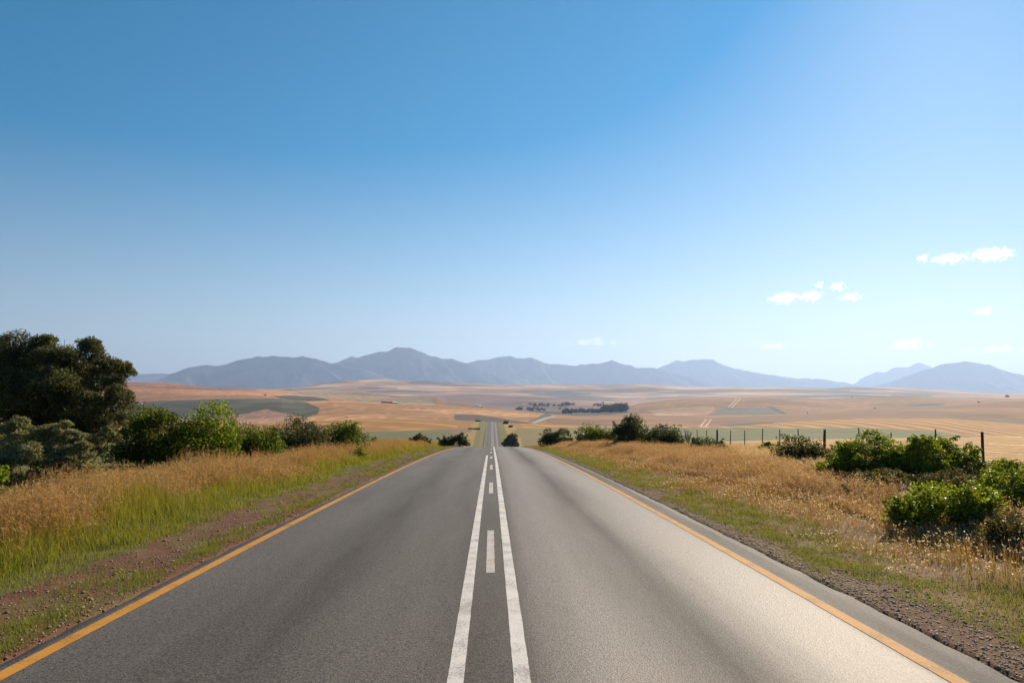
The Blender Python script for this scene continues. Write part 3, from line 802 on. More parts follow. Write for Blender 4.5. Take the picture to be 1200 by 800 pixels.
# right side
GR = 'bushes along the right verge'
bush('dark low bush nearest the crest right of the road', 629, 674, 503.5, 76, DARK, 91, GR, 3200, (0.12, 0.08), ncl=18, sprig=6)
bush('green bush left of the large dark right bush', 672, 726, 500, 62, GREEN, 92, GR, 4500, (0.11, 0.07), ncl=22, sprig=8)
bush('large rounded dark bush on the right of the road', 712, 764, 491, 49, DARK, 93, GR, 7000, (0.09, 0.055), ncl=30)
bush('dark green bush sloping down beside the large rounded one', 748, 806, 498, 46, DARK, 94, GR, 6500, (0.085, 0.05), ncl=28)
bush('low dark bush below the first thick fence post', 804, 856, 513, 38, DARK, 95, GR, 4500, (0.07, 0.045), ncl=22)
bush('small bright green bush in the straw by the fence', 887, 917, 519, 38, BRIGHT, 96, GR, 1500, (0.075, 0.045), ncl=10)
bush('dark twiggy shrub at the left of the big bright bush', 903, 975, 512, 26, DARK, 97, GR, 7000, (0.055, 0.03), ncl=28, old=.1)
bush('big bright green bush before the fence', 958, 1082, 510, 22.5, BRIGHT, 98, GR, 15000, (0.056, 0.036), ncl=34, sprig=40, rcf=.27, old=.03)
bush('bright green spreading bush between big bush and tall fence post', 1030, 1152, 512, 21.5, BRIGHT, 99, GR, 15000, (0.056, 0.036), ncl=36, sprig=40, rcf=.27, old=.03)
bush('brown olive shrub under the bright bushes', 1000, 1075, 550, 18.5, OLIVE, 100, GR, 6000, (0.045, 0.02), M_OLIVE, ncl=26, old=.2)
bush('brown olive shrub below the tall fence post', 1068, 1142, 552, 17, OLIVE, 101, GR, 6500, (0.045, 0.02), M_OLIVE, ncl=26, old=.2)
bush('dark heathy shrub right of the tall fence post', 1128, 1204, 543, 19, DARK, 102, GR, 6000, (0.045, 0.02), M_OLIVE, ncl=26, old=.25)
bush('grey flowering shrub at the right photo edge', 1170, 1240, 541, 17, GREY, 103, GR, 5000, (0.045, 0.02), M_OLIVE, ncl=22, old=.1)
bush('sprawling bright green bush low in the dry grass', 1046, 1182, 560, 11.2, BRIGHT, 104, GR, 9500, (0.040, 0.026), ncl=34, sprig=40, rcf=.22, old=.06)
bush('bright green leafy bush at the right photo edge', 1128, 1262, 544, 11.9, BRIGHT, 105, GR, 10500, (0.040, 0.026), ncl=36, sprig=40, rcf=.22, old=.06)
bush('low brownish shrub left of the sprawling bright bush', 975, 1058, 562, 15.5, OLIVE, 141, GR, 5000, (0.045, 0.02), M_OLIVE, ncl=26, old=.35, rcf=.25)
bush('brown and green tangle behind the sprawling bright bush', 1085, 1170, 560, 14.5, OLIVE, 142, GR, 5500, (0.045, 0.02), M_OLIVE, ncl=28, old=.3, rcf=.25)
bush('dry brown shrub low at the right photo edge', 1150, 1250, 600, 9.6, OLIVE, 143, GR, 5000, (0.04, 0.016), M_OLIVE, ncl=28, old=.5, rcf=.22, sprig=30)
GF = 'dark bushes beside the far stretch of road'
bush('dark bush at the left foot of the far road', 546, 562, 502, 440, DARK, 106, GF, 900, (0.9, 0.6), ncl=12, sprig=2)
bush('dark round bush at the right foot of the far road', 588, 609, 509, 322, DARK, 107, GF, 1500, (0.7, 0.5), ncl=14, sprig=2)
bush('small dark bush at the top left of the far road', 556, 563, 492.5, 545, DARK, 108, GF, 400, (0.9, 0.6), ncl=8, sprig=1)
bush('small dark bush at the top right of the far road', 589, 596, 493.5, 530, DARK, 109, GF, 400, (0.9, 0.6), ncl=8, sprig=1)
bush('lower small dark bush right of the far road', 596, 601, 498, 480, DARK, 110, GF, 300, (0.8, 0.6), ncl=6, sprig=1)

# leafless twiggy plant by the fence
def dead_plant():
    d = 54.; X = (806 - CX) / F * d; z = float(ground(X, d)); g = rng(120); ac = Acc()
    for k in range(16):
        a = g.uniform(0, 6.28); e = np.array([math.cos(a) * g.uniform(.1, .6), math.sin(a) * .4, g.uniform(.8, 1.7)])
        m = e * .5 + np.array([0, 0, .25]); t = np.linspace(0, 1, 5)[:, None]
        P = 2 * t * (1 - t) * m + t ** 2 * e
        V, q, cp = tube(P, np.linspace(.022, .006, 5), 5); ac.add(V, [q, cp])
        for j in range(3):
            s = P[g.integers(2, 4)]; V, q, cp = tube(np.array([s, s + unit(g, 1)[0] * .2 + [0, 0, .15]]), [.01, .004], 4); ac.add(V, [q, cp])
    o = ac.build('bare_shrub', M_BARK, None, loc=(X, d, z))
    tag(o, 'leafless twiggy shrub standing beside the fence', 'shrub')
dead_plant()

# ------------------------------------------------------------------ fence
def fence():
    g = rng(130); XF = 15.4
    root = tag(empty('fence', (XF, 22, float(ground(XF, 22)))), 'wire fence on dark wooden posts along the right hand field', 'fence')
    ys = [14.4, 16.9, 19.4, 21.9, 24.4, 27, 29.3, 32.5, 34.9, 37.4, 39.9, 42.5, 45.2, 47.7, 49.9, 52.2, 54.7, 57.1, 59.6, 62.1, 64.6, 67.1, 69.6]
    thick = {16.9, 32.5, 47.7, 62.1}
    base = np.array(root.location); tops = []
    for y in ys:
        x = XF + g.normal() * .03; z = float(ground(x, y)); h = 1.34 + g.normal() * .03 + (0.04 if y in thick else 0)
        r = 0.062 if y in thick else 0.027 if y != 21.9 else 0.042
        lx, ly = g.normal() * .03, g.normal() * .02
        P = np.array([[x, y, z - .3], [x + lx * .3, y + ly * .3, z + .45], [x + lx * .7, y + ly * .7, z + .9], [x + lx, y + ly, z + h]]) - base
        V, q, cp = tube(P, [r * 1.05, r * (1 + g.normal() * .06), r * .95, r * .9], 9)
        V += g.normal(size=V.shape) * r * .07
        m = Acc(); m.add(V, [q, cp]); m.build('post', M_POST, root)
        tops.append((x, y, z))
    T = np.array(tops)
    for hz in (0.25, 0.5, 0.75, 1.0, 1.24):
        P = []
        for a, b in zip(T[:-1], T[1:]):
            for t in (0, .25, .5, .75):
                P.append(a * (1 - t) + b * t + np.array([-0.05, 0, hz - 0.05 * t * (1 - t)]))
        V, q, cp = tube(np.array(P) - base, np.full(len(P), .0035), 4)
        m = Acc(); m.add(V, [q, cp]); m.build('wire', M_WIRE, root)
fence()

# ------------------------------------------------------------------ grasses
def blades(ac, g, B, h, wd, lean, root, tip, heads=None, nseg=3, headtone=None, headlen=.035, headw=.012, headspan=.35):
    n = len(B); a = g.uniform(0, 2 * np.pi, n)
    side = np.stack([np.cos(a), np.sin(a), np.zeros(n)], 1)
    ld = np.stack([np.cos(lean[1]), np.sin(lean[1]), np.zeros(n)], 1)
    def at(t): return B + np.array([0, 0, 1.]) * (h * t * (1 - .25 * lean[0] * t))[:, None] + ld * (h * lean[0] * t ** 2)[:, None]
    rows = []; tn = []
    for k in range(nseg + 1):
        t = k / nseg; wk = wd * (1 - t) ** .6 * .5 + wd * .06
        p = at(t); rows += [p - side * wk[:, None], p + side * wk[:, None]]
        c = root * (1 - t) + tip * t; tn += [c, c]
    V = np.stack(rows, 1).reshape(-1, 3); T = np.stack(tn, 1).reshape(-1, 3)
    m = 2 * (nseg + 1); i = np.arange(n)[:, None] * m
    q = np.concatenate([i + np.array([[2*k, 2*k+1, 2*k+3, 2*k+2]]) for k in range(nseg)])
    ac.add(V, q, T)
    if heads:
        for k in range(heads):
            t = 1 - headspan * g.random(n)
            p = B + np.array([0, 0, 1.]) * (h * t * (1 - .25 * lean[0] * t))[:, None] + ld * (h * lean[0] * t ** 2)[:, None]
            p = p + g.normal(size=(n, 3)) * headlen * .3
            V, q, T = leaves(g, p, ld * .8 + np.array([0, 0, .9]), headlen, headw, headtone * g.uniform(.7, 1.3, (n, 1)))
            sc = np.repeat(np.clip(wd / wd.mean(), .6, 2.5), 4)
            ac.add(V, q, T)

def scatter(g, n, x0, x1, y0, y1, power=1.0):
    """denser near the camera"""
    u = g.random(n); Y = (y0 ** (1 - power) + u * (y1 ** (1 - power) - y0 ** (1 - power))) ** (1 / (1 - power)) if power != 1 else y0 * (y1 / y0) ** u
    return g.uniform(x0, x1, n), Y

def mixc(a, b, t): return np.array(a) * (1 - t[:, None]) + np.array(b) * t[:, None]

def left_grass():
    g = rng(200); ac = Acc()
    X, Y = scatter(g, 150000, -14.0, -5.0, 3.0, 105, 1.0)
    edge = -5.45 + (fbm(Y * .35, Y * 0 + 2, 201, 3) - .5) * 1.3 + (fbm(X * 2, Y * 2, 203, 2) - .5) * .5
    dist = edge - X
    keep = (dist > 0) & (fbm(X * 1.6, Y * 1.1, 205, 3) + g.random(len(X)) * .35 > .47)
    keep &= X > np.interp(Y, [3, 10, 14, 17, 20, 27, 42, 105], [-7.2, -7.3, -8.3, -9.1, -8.5, -8.3, -7.8, -12]) - g.random(len(X)) * .5
    X, Y, dist = X[keep], Y[keep], dist[keep]
    B = np.stack([X, Y, ground(X, Y) - .02], 1)
    tall = sm(0.2, 1.6, dist)
    cl = np.clip(.5 + 1.5 * (fbm(X * .9, Y * .6, 207, 3) - .5), 0, 1)
    h = (0.12 + 0.62 * tall) * (0.55 + 0.6 * cl) * g.uniform(.75, 1.2, len(X))
    wd = np.maximum(.006, .00045 * Y) * g.uniform(.7, 1.3, len(X))
    rust = np.clip(tall * 1.2 - .14 + (fbm(X * .5, Y * .3, 209, 3) - .5) * 2.0 + g.normal(size=len(X)) * .12, 0, 1)
    root = mixc((0.20, 0.215, 0.022), (0.23, 0.20, 0.035), rust) * g.uniform(.75, 1.25, (len(X), 1))
    tip = mixc((0.30, 0.295, 0.032), (0.42, 0.25, 0.075), rust) * g.uniform(.75, 1.25, (len(X), 1))
    lean = (np.abs(g.normal(.22, .16, len(X))), g.normal(2.6, .9, len(X)))
    hd = rust > .45
    ht = mixc((0.36, 0.19, 0.075), (0.54, 0.38, 0.20), g.random(hd.sum()) ** 1.4)
    blades(ac, g, B[~hd], h[~hd], wd[~hd], (lean[0][~hd], lean[1][~hd]), root[~hd], tip[~hd])
    blades(ac, g, B[hd], h[hd] * 1.15, wd[hd] * .75, (lean[0][hd], lean[1][hd]), root[hd], tip[hd], 8, headtone=ht, headlen=.055, headw=.0065)
    # green leaf blades at the foot
    X, Y = scatter(g, 90000, -11.0, -5.0, 3.0, 95, 1.0)
    edge = -5.35 + (fbm(Y * .35, Y * 0 + 2, 201, 3) - .5) * 1.3 + (fbm(X * 2, Y * 2, 203, 2) - .5) * .5
    keep = (edge - X > 0) & (fbm(X * 2.2, Y * 1.6, 211, 3) + g.random(len(X)) * .3 > .5); X, Y = X[keep], Y[keep]; e = (edge[keep] - X)
    B = np.stack([X, Y, ground(X, Y) - .02], 1); n = len(X)
    h = (0.08 + .30 * sm(0, 1.0, e)) * g.uniform(.5, 1.3, n)
    root = np.array((0.11, 0.15, 0.02)) * g.uniform(.7, 1.3, (n, 1)); tip = mixc((0.27, 0.31, 0.03), (0.34, 0.30, 0.05), g.random(n))
    blades(ac, g, B, h, np.maximum(.009, .0006 * Y), (np.abs(g.normal(.45, .3, n)), g.uniform(0, 6.28, n)), root, tip)
    o = ac.build('tall_grass', M_GRASS)
    tag(o, 'tall seeding grass, green below and rusty on top, left of the road', 'grass', kind='stuff')
left_grass()

def right_grass():
    g = rng(300)
    # short golden grass with white seed heads
    ac = Acc()
    X, Y = scatter(g, 85000, 4.4, 9.0, 3.6, 100, 1.05)
    edge = np.interp(Y, [4, 9, 14, 100], [5.5, 5.2, 4.8, 4.7]) + (fbm(Y * .3, Y * 0 + 5, 301, 3) - .5) * 1.2 + (fbm(X * 2, Y * 2, 303, 2) - .5) * .7
    dist = X - edge
    keep = (dist > 0) & (fbm(X * 1.7, Y * 1.3, 305, 3) + g.random(len(X)) * .4 > .58)
    X, Y, dist = X[keep], Y[keep], dist[keep]; n = len(X)
    B = np.stack([X, Y, ground(X, Y) - .02], 1)
    h = (0.06 + 0.15 * sm(0, 1.2, dist)) * g.uniform(.5, 1.5, n) * (.6 + .8 * fbm(X * 1.1, Y * .8, 309, 2))
    gr = sm(.45, .65, fbm(X * .8, Y * .4, 307, 3)) * (1 - sm(0, 1.5, dist))
    root = mixc((0.24, 0.15, 0.055), (0.12, 0.14, 0.025), gr) * g.uniform(.75, 1.25, (n, 1))
    tip = mixc((0.38, 0.235, 0.085), (0.20, 0.23, 0.035), gr) * g.uniform(.75, 1.25, (n, 1))
    wd = np.maximum(.006, .0005 * Y)
    lean = (np.abs(g.normal(.35, .25, n)), g.normal(2.8, 1.2, n))
    hd = (g.random(n) < .30) & (gr < .5)
    blades(ac, g, B[~hd], h[~hd], wd[~hd], (lean[0][~hd], lean[1][~hd]), root[~hd], tip[~hd])
    ht = mixc((0.55, 0.45, 0.30), (0.80, 0.74, 0.62), g.random(hd.sum()))
    blades(ac, g, B[hd], h[hd] * 1.1, wd[hd] * .7, (lean[0][hd], lean[1][hd]), root[hd], tip[hd], 3, headtone=ht, headlen=.020, headw=.010, headspan=.10)
    tag(ac.build('dry_grass', M_GRASS), 'short golden grass with pale fluffy seed heads right of the road', 'grass', kind='stuff')
    # tall reddish grass
    ac = Acc()
    X, Y = scatter(g, 130000, 5.6, 13.5, 5.0, 105, 1.0)
    edge = np.interp(Y, [5, 8, 10, 14, 22, 40, 100], [7.2, 6.5, 6.5, 6.9, 6.6, 6.6, 6.2]) + (fbm(Y * .25, Y * 0 + 7, 311, 3) - .5) * 1.2
    dist = X - edge; cl = fbm(X * .8, Y * .5, 313, 3)
    keep = (dist > 0) & (cl + g.random(len(X)) * .3 > .5) & (X < np.interp(Y, [5, 9.6, 11, 14, 18, 23, 40, 100], [9.5, 9.5, 7.2, 7.8, 8.4, 9.6, 11.0, 12]) + (cl - .5) * 2)
    X, Y, dist, cl = X[keep], Y[keep], dist[keep], cl[keep]; n = len(X)
    B = np.stack([X, Y, ground(X, Y) - .02], 1)
    h = (.22 + .36 * sm(0, 1.3, dist)) * (.5 + .95 * cl) * g.uniform(.75, 1.2, n) * np.interp(Y, [5, 10, 14, 100], [.7, .8, 1.1, 1.1])
    tn = np.clip(g.normal(.5, .3, n) + (cl - .5), 0, 1)
    root = mixc((0.17, 0.12, 0.04), (0.24, 0.14, 0.06), tn) * g.uniform(.7, 1.2, (n, 1))
    tip = mixc((0.40, 0.27, 0.11), (0.40, 0.23, 0.10), tn) * g.uniform(.75, 1.25, (n, 1))
    lean = (np.abs(g.normal(.3, .2, n)), g.normal(2.9, .8, n))
    ht = mixc((0.40, 0.24, 0.12), (0.58, 0.42, 0.26), g.random(n))
    blades(ac, g, B, h, np.maximum(.005, .0004 * Y), lean, root, tip, 9, headtone=ht, headlen=.05, headw=.007, headspan=.55)
    # pale straw by the fence
    X, Y = scatter(g, 45000, 9.5, 16.3, 23, 100, 1.0)
    keep = fbm(X * .7, Y * .5, 317, 3) + g.random(len(X)) * .3 > .52; X, Y = X[keep], Y[keep]; n = len(X)
    B = np.stack([X, Y, ground(X, Y) - .02], 1)
    h = g.uniform(.25, .6, n)
    root = np.array((0.34, 0.22, 0.09)) * g.uniform(.7, 1.2, (n, 1)); tip = np.array((0.55, 0.40, 0.20)) * g.uniform(.75, 1.2, (n, 1))
    ht = mixc((0.55, 0.40, 0.22), (0.66, 0.54, 0.36), g.random(n))
    blades(ac, g, B, h, np.maximum(.006, .0005 * Y), (np.abs(g.normal(.3, .2, n)), g.normal(2.9, .8, n)), root, tip, 5, headtone=ht, headlen=.06, headw=.010)
    tag(ac.build('tall_grass', M_GRASS), 'tall feathery reddish and straw coloured grass right of the road', 'grass', kind='stuff')
right_grass()

def verge_grass():
    g = rng(400)
    for side, lab in ((-1, 'sparse low green tufts on the dirt left of the road'), (1, 'sparse low green tufts on the gravel right of the road')):
        ac = Acc()
        n = 700 if side < 0 else 1300
        Y = 3.2 * (95 / 3.2) ** g.random(n)
        if side < 0:
            X = np.where(g.random(n) < .55, -g.normal(4.0, .17, n), -g.uniform(3.9, 5.5, n))
            keep = (X < -3.78) & (fbm(X * 1.2, Y * .5, 403, 3) > .42)
        else:
            X = g.uniform(4.0, 5.6, n); keep = fbm(X * 1.2, Y * .45, 405, 3) > np.interp(Y, [3, 9, 14, 100], [.50, .40, .30, .24])
        X, Y = X[keep], Y[keep]
        big = [(-4.13, 7.9), (-4.2, 8.2), (-4.5, 7.6), (-4.1, 6.3), (-4.3, 6.0), (-4.15, 10.2), (-4.0, 12.5)] if side < 0 else [(4.72, 8.9), (4.62, 9.9), (4.55, 9.4), (4.4, 7.2), (4.45, 6.4), (4.85, 8.0), (4.5, 11.2), (4.4, 13.0), (4.6, 5.6)]
        nb = len(X); X = np.concatenate([X, [b[0] for b in big]]); Y = np.concatenate([Y, [b[1] for b in big]])
        k = np.repeat(np.arange(len(X)), np.where(np.arange(len(X)) >= nb, 260, 75)); m = len(k)
        sz0 = g.uniform(.08, .26, len(X)); sz0[nb:] = .24
        size = sz0[k] * (1 + Y[k] * .012)
        a = g.uniform(0, 6.28, m); r = size * np.sqrt(g.random(m))
        bx, by = X[k] + np.cos(a) * r, Y[k] + np.sin(a) * r * 1.8
        ok = np.abs(bx) > 3.78
        bx, by, a, k, size, r = bx[ok], by[ok], a[ok], k[ok], size[ok], r[ok]; m = len(bx)
        B = np.stack([bx, by, ground(bx, by) - .01], 1)
        h = (.03 + .10 * g.random(m)) * (1.25 - r / size) * (.6 + size * 3)
        dry = (g.random(len(X)) ** 2 * (np.arange(len(X)) < nb))[k]
        root = mixc((0.11, 0.15, 0.02), (0.22, 0.16, 0.06), dry) * g.uniform(.7, 1.3, (m, 1)); tip = mixc((0.22, 0.28, 0.03), (0.34, 0.26, 0.10), dry) * g.uniform(.7, 1.3, (m, 1))
        blades(ac, g, B, h, np.maximum(.005, .0005 * by), (np.abs(g.normal(.5, .3, m)), a + g.normal(size=m) * .5), root, tip, nseg=2)
        tag(ac.build('verge_grass', M_GRASS), lab, 'grass', kind='stuff')
verge_grass()

def gravel():
    m, n, l, b = newmat('stone'); at = n.new('ShaderNodeAttribute'); at.attribute_name = 'tone'
    l.new(at.outputs['Color'], b.inputs['Base Color']); b.inputs['Roughness'].default_value = .85
    cube = np.array([[-1, -1, -1], [1, -1, -1], [1, 1, -1], [-1, 1, -1], [-1, -1, 1], [1, -1, 1], [1, 1, 1], [-1, 1, 1]]) * .5
    cf = np.array([[0, 3, 2, 1], [4, 5, 6, 7], [0, 1, 5, 4], [1, 2, 6, 5], [2, 3, 7, 6], [3, 0, 4, 7]])
    for side, N, lab, c0, c1 in ((-1, 12000, 'reddish dirt and small stones on the left verge', (0.20, 0.10, 0.06), (0.36, 0.22, 0.14)),
                                 (1, 20000, 'grey brown gravel on the right verge', (0.22, 0.125, 0.075), (0.50, 0.35, 0.24))):
        g = rng(500 + side)
        Y = 3 * (60 / 3) ** g.random(N)
        X = side * (3.75 + np.abs(g.normal(0, .75, N)))
        X = np.where(np.abs(X) > 6, side * g.uniform(3.85, 5, N), X)
        s = .0025 + .008 * g.random(N) ** 2 * (1 + 1.0 * (g.random(N) > .95)) * (1 + Y * .02)
        A = unit(g, N); Bv = np.cross(A, unit(g, N)); Bv /= np.linalg.norm(Bv, axis=1)[:, None]; Cc = np.cross(A, Bv)
        J = cube[None] * g.uniform(.55, 1.25, (N, 8, 3)) * g.uniform(.6, 1.3, (N, 1, 3))
        V = (J[..., 0:1] * A[:, None] + J[..., 1:2] * Bv[:, None] + J[..., 2:3] * Cc[:, None]) * s[:, None, None] * np.array([2, 2, 1.3])
        V += np.stack([X, Y, ground(X, Y) + s * .3], 1)[:, None]
        Fq = (np.arange(N)[:, None, None] * 8 + cf[None]).reshape(-1, 4)
        T = np.repeat(mixc(c0, c1, g.random(N)), 8, 0)
        tag(mesh_obj('gravel', V.reshape(-1, 3), Fq, m, tone=T), lab, 'gravel', kind='stuff')
gravel()

# ------------------------------------------------------------------ far trees, woodland, buildings
def crown_leaves(g, c, r, n, size, tone):
    d = unit(g, n); P = c + d * r * (g.uniform(.4, 1, (n, 1))) * np.array([1, 1, .8])
    return leaves(g, P, d, size, size * .7, np.array(tone) * g.uniform(.6, 1.4, (n, 1)))

def woodland():
    g = rng(600); ac = Acc()
    areas = [([(606, 478), (640, 479), (640, 481.5), (606, 480.5)], 26), ([(655, 479.5), (705, 480), (705, 484), (660, 484.5)], 75), ([(707, 477), (733, 477), (733, 482.5), (707, 483)], 130),
             ([(660, 472.5), (673, 472.5), (673, 475), (660, 475)], 14), ([(622, 474), (643, 474), (643, 476), (622, 476)], 16), ([(648, 475), (660, 475), (660, 476), (648, 476)], 8), ([(695, 474), (712, 474), (712, 476), (695, 476)], 10)]
    for poly, n in areas:
        p = np.array(poly); k = 0
        while k < n:
            px, py = g.uniform(p[:, 0].min(), p[:, 0].max()), g.uniform(p[:, 1].min(), p[:, 1].max())
            if not inpoly(np.array([px]), np.array([py]), poly)[0]: continue
            k += 1
            x, y, z = hit(px, py, 700.)
            hh = g.uniform(4.5, 8) * (2.2 if px > 706 else 1); r = hh * (.45 if px > 706 else .75)
            for j in range(3):
                c = np.array([x + g.normal() * r * .6, y + g.normal() * r * .6, z + hh * (.25 + .2 * j) + g.normal() * .4])
                ac.add(*crown_leaves(g, c, r * .8, 44, 1.8, (0.034, 0.043, 0.030)))
    tag(ac.build('woodland', M_FARLEAF), 'dark blue green wood in the valley right of the far road', 'woodland', kind='stuff')
woodland()

def far_tree(px, py, hpx, label, wf=1.0, y0=1300.):
    g = rng(int(px * 7)); x, y, z = hit(px, py, y0); h = hpx / F * y
    root = tag(empty('tree', (x, y, z)), label, 'tree', 'lone trees on the far hills')
    ac = Acc()
    for k in range(9):
        c = np.array([g.normal() * h * .2 * wf, g.normal() * h * .2, h * g.uniform(.4, .8)])
        ac.add(*crown_leaves(g, c, h * .24, 26, h * .14, (0.03, 0.04, 0.02)))
    ac.build('crown', M_LEAF, root)
    V, q, cp = tube(np.array([[0, 0, -1], [0, 0, h * .35], [0.1, 0, h * .6]]), [h * .05, h * .04, h * .02], 6)
    m = Acc(); m.add(V, [q, cp]); m.build('trunk', M_BARK, root)
far_tree(1180, 466.3, 4.2, 'dark pointed tree on the skyline at the far right hill')
far_tree(1147, 472.2, 2.4, 'squat dark tree on the hillside below the pointed one', 1.6, 900.)
far_tree(998, 465.8, 1.8, 'tiny dark tree on the hill crest right of centre', 1.4)
far_tree(1025, 479.2, 1.8, 'tiny dark tree on the ridge below the crest', 1.5, 900.)
far_tree(946, 485, 2.0, 'tiny dark tree in the stubble below the scrub patch', 1.5, 900.)
far_tree(311, 464, 2.6, 'small dark tree beside the pale field on the left hill', 1.4, 900.)

M_WALLW = simple('white_plaster', (0.75, 0.72, 0.68), .8, .2, .08, 2)
M_WALLR = simple('farm_wall', (0.32, 0.18, 0.15), .8, .2, .2, 2)
M_ROOFR = simple('red_roof', (0.28, 0.07, 0.05), .7, .3, .2, 2)
M_ROOFG = simple('grey_roof', (0.30, 0.30, 0.31), .5, .4, .2, 2)
M_DARKW = simple('dark_opening', (0.02, 0.02, 0.025), .4, .5, .2, 2)

def building(px, py, y0, wpx, hw, label, wall, roof, name='farm_building', group=None, rz=0.1):
    x, y, z = hit(px, py, y0); w_ = wpx / F * y / 2; d_ = w_ * .6 if w_ < 8 else 5.; h_ = hw
    root = tag(empty(name, (x, y, z), rz), label, 'building', group)
    V = [(-w_, -d_, -1), (w_, -d_, -1), (w_, d_, -1), (-w_, d_, -1), (-w_, -d_, h_), (w_, -d_, h_), (w_, d_, h_), (-w_, d_, h_), (-w_, 0, h_ * 1.55), (w_, 0, h_ * 1.55)]
    mesh_obj('wall', V, [np.array([[0, 1, 5, 4], [2, 3, 7, 6], [0, 3, 2, 1]]), np.array([[1, 2, 6, 9, 5], [3, 0, 4, 8, 7]])], wall, root)
    e = .5; hz = h_ * 1.55 + .15
    R_ = []
    for s in (-1, 1):
        for t in (0, .25):
            R_ += [(-w_ - e, s * (d_ + e), h_ - .1 + t), (w_ + e, s * (d_ + e), h_ - .1 + t), (w_ + e, 0, hz + t), (-w_ - e, 0, hz + t)]
    mesh_obj('roof', R_, np.array([[0, 1, 2, 3], [4, 5, 6, 7], [8, 9, 10, 11], [12, 13, 14, 15], [0, 1, 5, 4], [8, 9, 13, 12], [0, 3, 7, 4], [1, 2, 6, 5], [8, 11, 15, 12], [9, 10, 14, 13]]), roof, root)
    for k in (-.5, .35):
        q = [(w_ * k - .7, -d_ - .06, h_ * .3), (w_ * k + .7, -d_ - .06, h_ * .3), (w_ * k + .7, -d_ - .06, h_ * .8), (w_ * k - .7, -d_ - .06, h_ * .8),
             (w_ * k - .7, -d_ + .1, h_ * .3), (w_ * k + .7, -d_ + .1, h_ * .3), (w_ * k + .7, -d_ + .1, h_ * .8), (w_ * k - .7, -d_ + .1, h_ * .8)]
        mesh_obj('window', q, np.array([[0, 1, 2, 3], [0, 4, 5, 1], [1, 5, 6, 2], [2, 6, 7, 3], [3, 7, 4, 0]]), M_DARKW, root)
GB = 'farm sheds on the crest of the stubble hill'
building(449, 473.6, 1250., 5, 2.6, 'dark farm shed, leftmost on the stubble hill left of the road', M_WALLR, M_ROOFR, 'farm_shed', GB)
building(456, 473.8, 1250., 8, 3.2, 'long farm shed with a red roof in the middle of the hilltop farm', M_WALLR, M_ROOFR, 'farm_shed', GB)
building(463, 474.0, 1250., 5, 2.6, 'short farm shed at the right end of the hilltop farm', M_WALLR, M_ROOFG, 'farm_shed', GB)
building(341.5, 455.0, 2400., 3.5, 5, 'tiny white farmhouse below the left mountain', M_WALLW, M_ROOFG, 'farmhouse')
building(613, 475.6, 1400., 2.6, 4, 'tiny white farmhouse among the dark valley trees', M_WALLW, M_ROOFG, 'farmhouse')

# ------------------------------------------------------------------ clouds, far beyond the haze
def cloud_material(dens, thr, scale):
    m = bpy.data.materials.new('cloud_vapour'); m.use_nodes = True
    n = m.node_tree.nodes; l = m.node_tree.links; n.remove(n['Principled BSDF'])
    v = n.new('ShaderNodeVolumePrincipled'); v.inputs['Color'].default_value = (1, .99, .98, 1); v.inputs['Anisotropy'].default_value = 0.55
    tc = n.new('ShaderNodeTexCoord')
    oi = n.new('ShaderNodeObjectInfo')
    no = n.new('ShaderNodeTexNoise'); no.noise_dimensions = '4D'; no.inputs['Scale'].default_value = scale; no.inputs['Detail'].default_value = 6; no.inputs['Roughness'].default_value = .62
    l.new(tc.outputs['Object'], no.inputs['Vector'])
    mw = n.new('ShaderNodeMath'); mw.operation = 'MULTIPLY'; mw.inputs[1].default_value = 20; l.new(oi.outputs['Random'], mw.inputs[0]); l.new(mw.outputs[0], no.inputs['W'])
    sp = n.new('ShaderNodeMapping'); sp.inputs['Location'].default_value = (-1, -1, -1); sp.inputs['Scale'].default_value = (2, 2, 2); l.new(tc.outputs['Generated'], sp.inputs[0])
    ln = n.new('ShaderNodeVectorMath'); ln.operation = 'LENGTH'; l.new(sp.outputs[0], ln.inputs[0])
    pw = n.new('ShaderNodeMath'); pw.operation = 'POWER'; l.new(ln.outputs['Value'], pw.inputs[0]); pw.inputs[1].default_value = 1.6
    fa = n.new('ShaderNodeMath'); fa.operation = 'MULTIPLY_ADD'; l.new(pw.outputs[0], fa.inputs[0]); fa.inputs[1].default_value = -1.0; fa.inputs[2].default_value = thr
    ad = n.new('ShaderNodeMath'); ad.operation = 'MULTIPLY_ADD'; l.new(no.outputs[0], ad.inputs[0]); ad.inputs[1].default_value = 5.0; l.new(fa.outputs[0], ad.inputs[2])
    mr = n.new('ShaderNodeMapRange'); l.new(ad.outputs[0], mr.inputs[0]); mr.inputs[1].default_value = 1.5; mr.inputs[2].default_value = 2.1; mr.inputs[3].default_value = 0; mr.inputs[4].default_value = dens
    l.new(mr.outputs[0], v.inputs['Density']); l.new(v.outputs[0], n['Material Output'].inputs['Volume'])
    return m
M_CLOUD = cloud_material(0.0034, -0.68, 0.0058)
M_WISP = cloud_material(0.0009, -0.55, 0.0027)

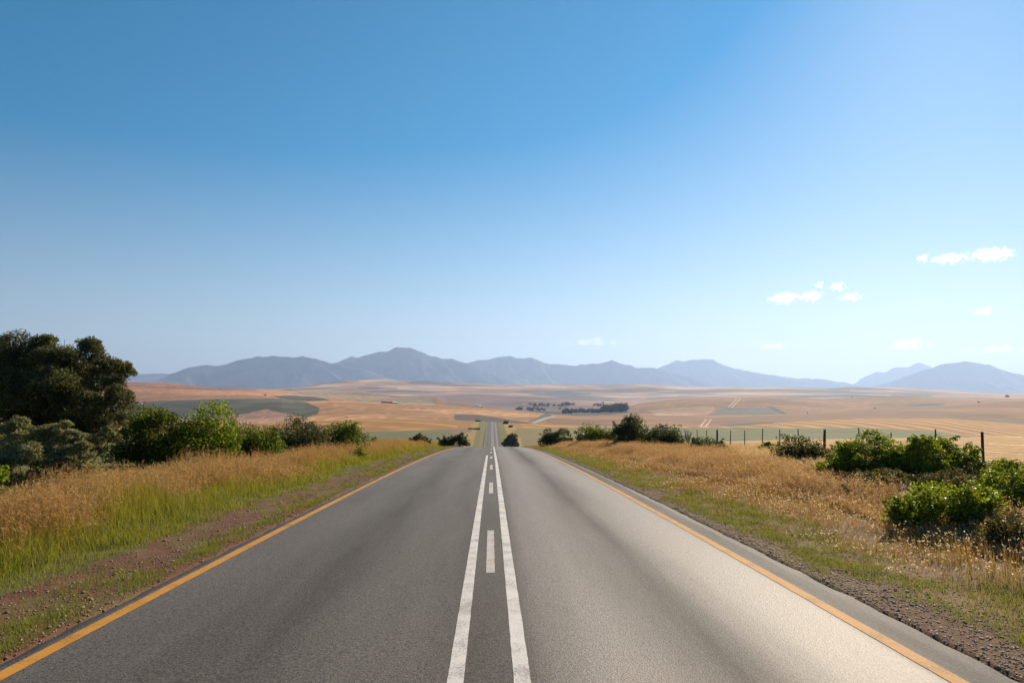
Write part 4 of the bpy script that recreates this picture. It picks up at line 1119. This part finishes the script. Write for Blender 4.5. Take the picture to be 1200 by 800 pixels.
def cloud(px0, px1, py0, py1, label, mat, group=None, Y=31000.):
    a = (px1 - px0) / 2 / F * Y; c = (py1 - py0) / 2 / F * Y; b = max(c * 1.5, min(a * .6, 400))
    nu, nv = 24, 12
    V = []
    for i in range(nv + 1):
        t = np.pi * i / nv
        for j in range(nu):
            p = 2 * np.pi * j / nu; V.append((a * math.sin(t) * math.cos(p), b * math.sin(t) * math.sin(p), c * math.cos(t)))
    q = [(i * nu + j, (i + 1) * nu + j, (i + 1) * nu + (j + 1) % nu, i * nu + (j + 1) % nu) for i in range(nv) for j in range(nu)]
    loc = (((px0 + px1) / 2 - CX) / F * Y, Y, H - Y * ((py0 + py1) / 2 - CY) / F)
    o = mesh_obj('cloud', V, np.array(q), mat, loc=loc)
    tag(o, label, 'cloud', group)
GC = 'small white clouds low in the right sky'
cloud(1072, 1092, 297, 309, 'tiny left tip of the highest white cloud', M_CLOUD, GC)
cloud(1086, 1140, 294, 312, 'flat left half of the highest white cloud', M_CLOUD, GC)
cloud(1128, 1198, 287, 309, 'puffy brighter right half of the highest white cloud', M_CLOUD, GC)
cloud(896, 943, 339, 359, 'largest ragged puff at the left of the cloud cluster', M_CLOUD, GC)
cloud(931, 970, 338, 356, 'oval puff with a grey centre in the cloud cluster', M_CLOUD, GC)
cloud(953, 968, 329, 340, 'tiny puff above the oval one in the cloud cluster', M_CLOUD, GC)
cloud(968, 996, 329, 343, 'upper right puff of the cloud cluster', M_CLOUD, GC)
cloud(980, 1017, 341, 355, 'flat puff at the right end of the cloud cluster', M_CLOUD, GC)
GW = 'thin cloud wisps just above the mountains'
cloud(650, 745, 394, 407, 'thin pale wisp above the cone shaped mountain', M_WISP, GW)
cloud(880, 940, 401, 411, 'short thin wisp right of the humped mountain', M_WISP, GW)
cloud(1028, 1108, 394, 414, 'broad pale wisp above the faint far peak', M_WISP, GW)
cloud(1120, 1230, 402, 416, 'long flat wisp at the right edge above the dome mountain', M_WISP, GW)
cloud(1136, 1172, 358, 371, 'faint ragged wisp below the highest cloud', M_WISP, GW)
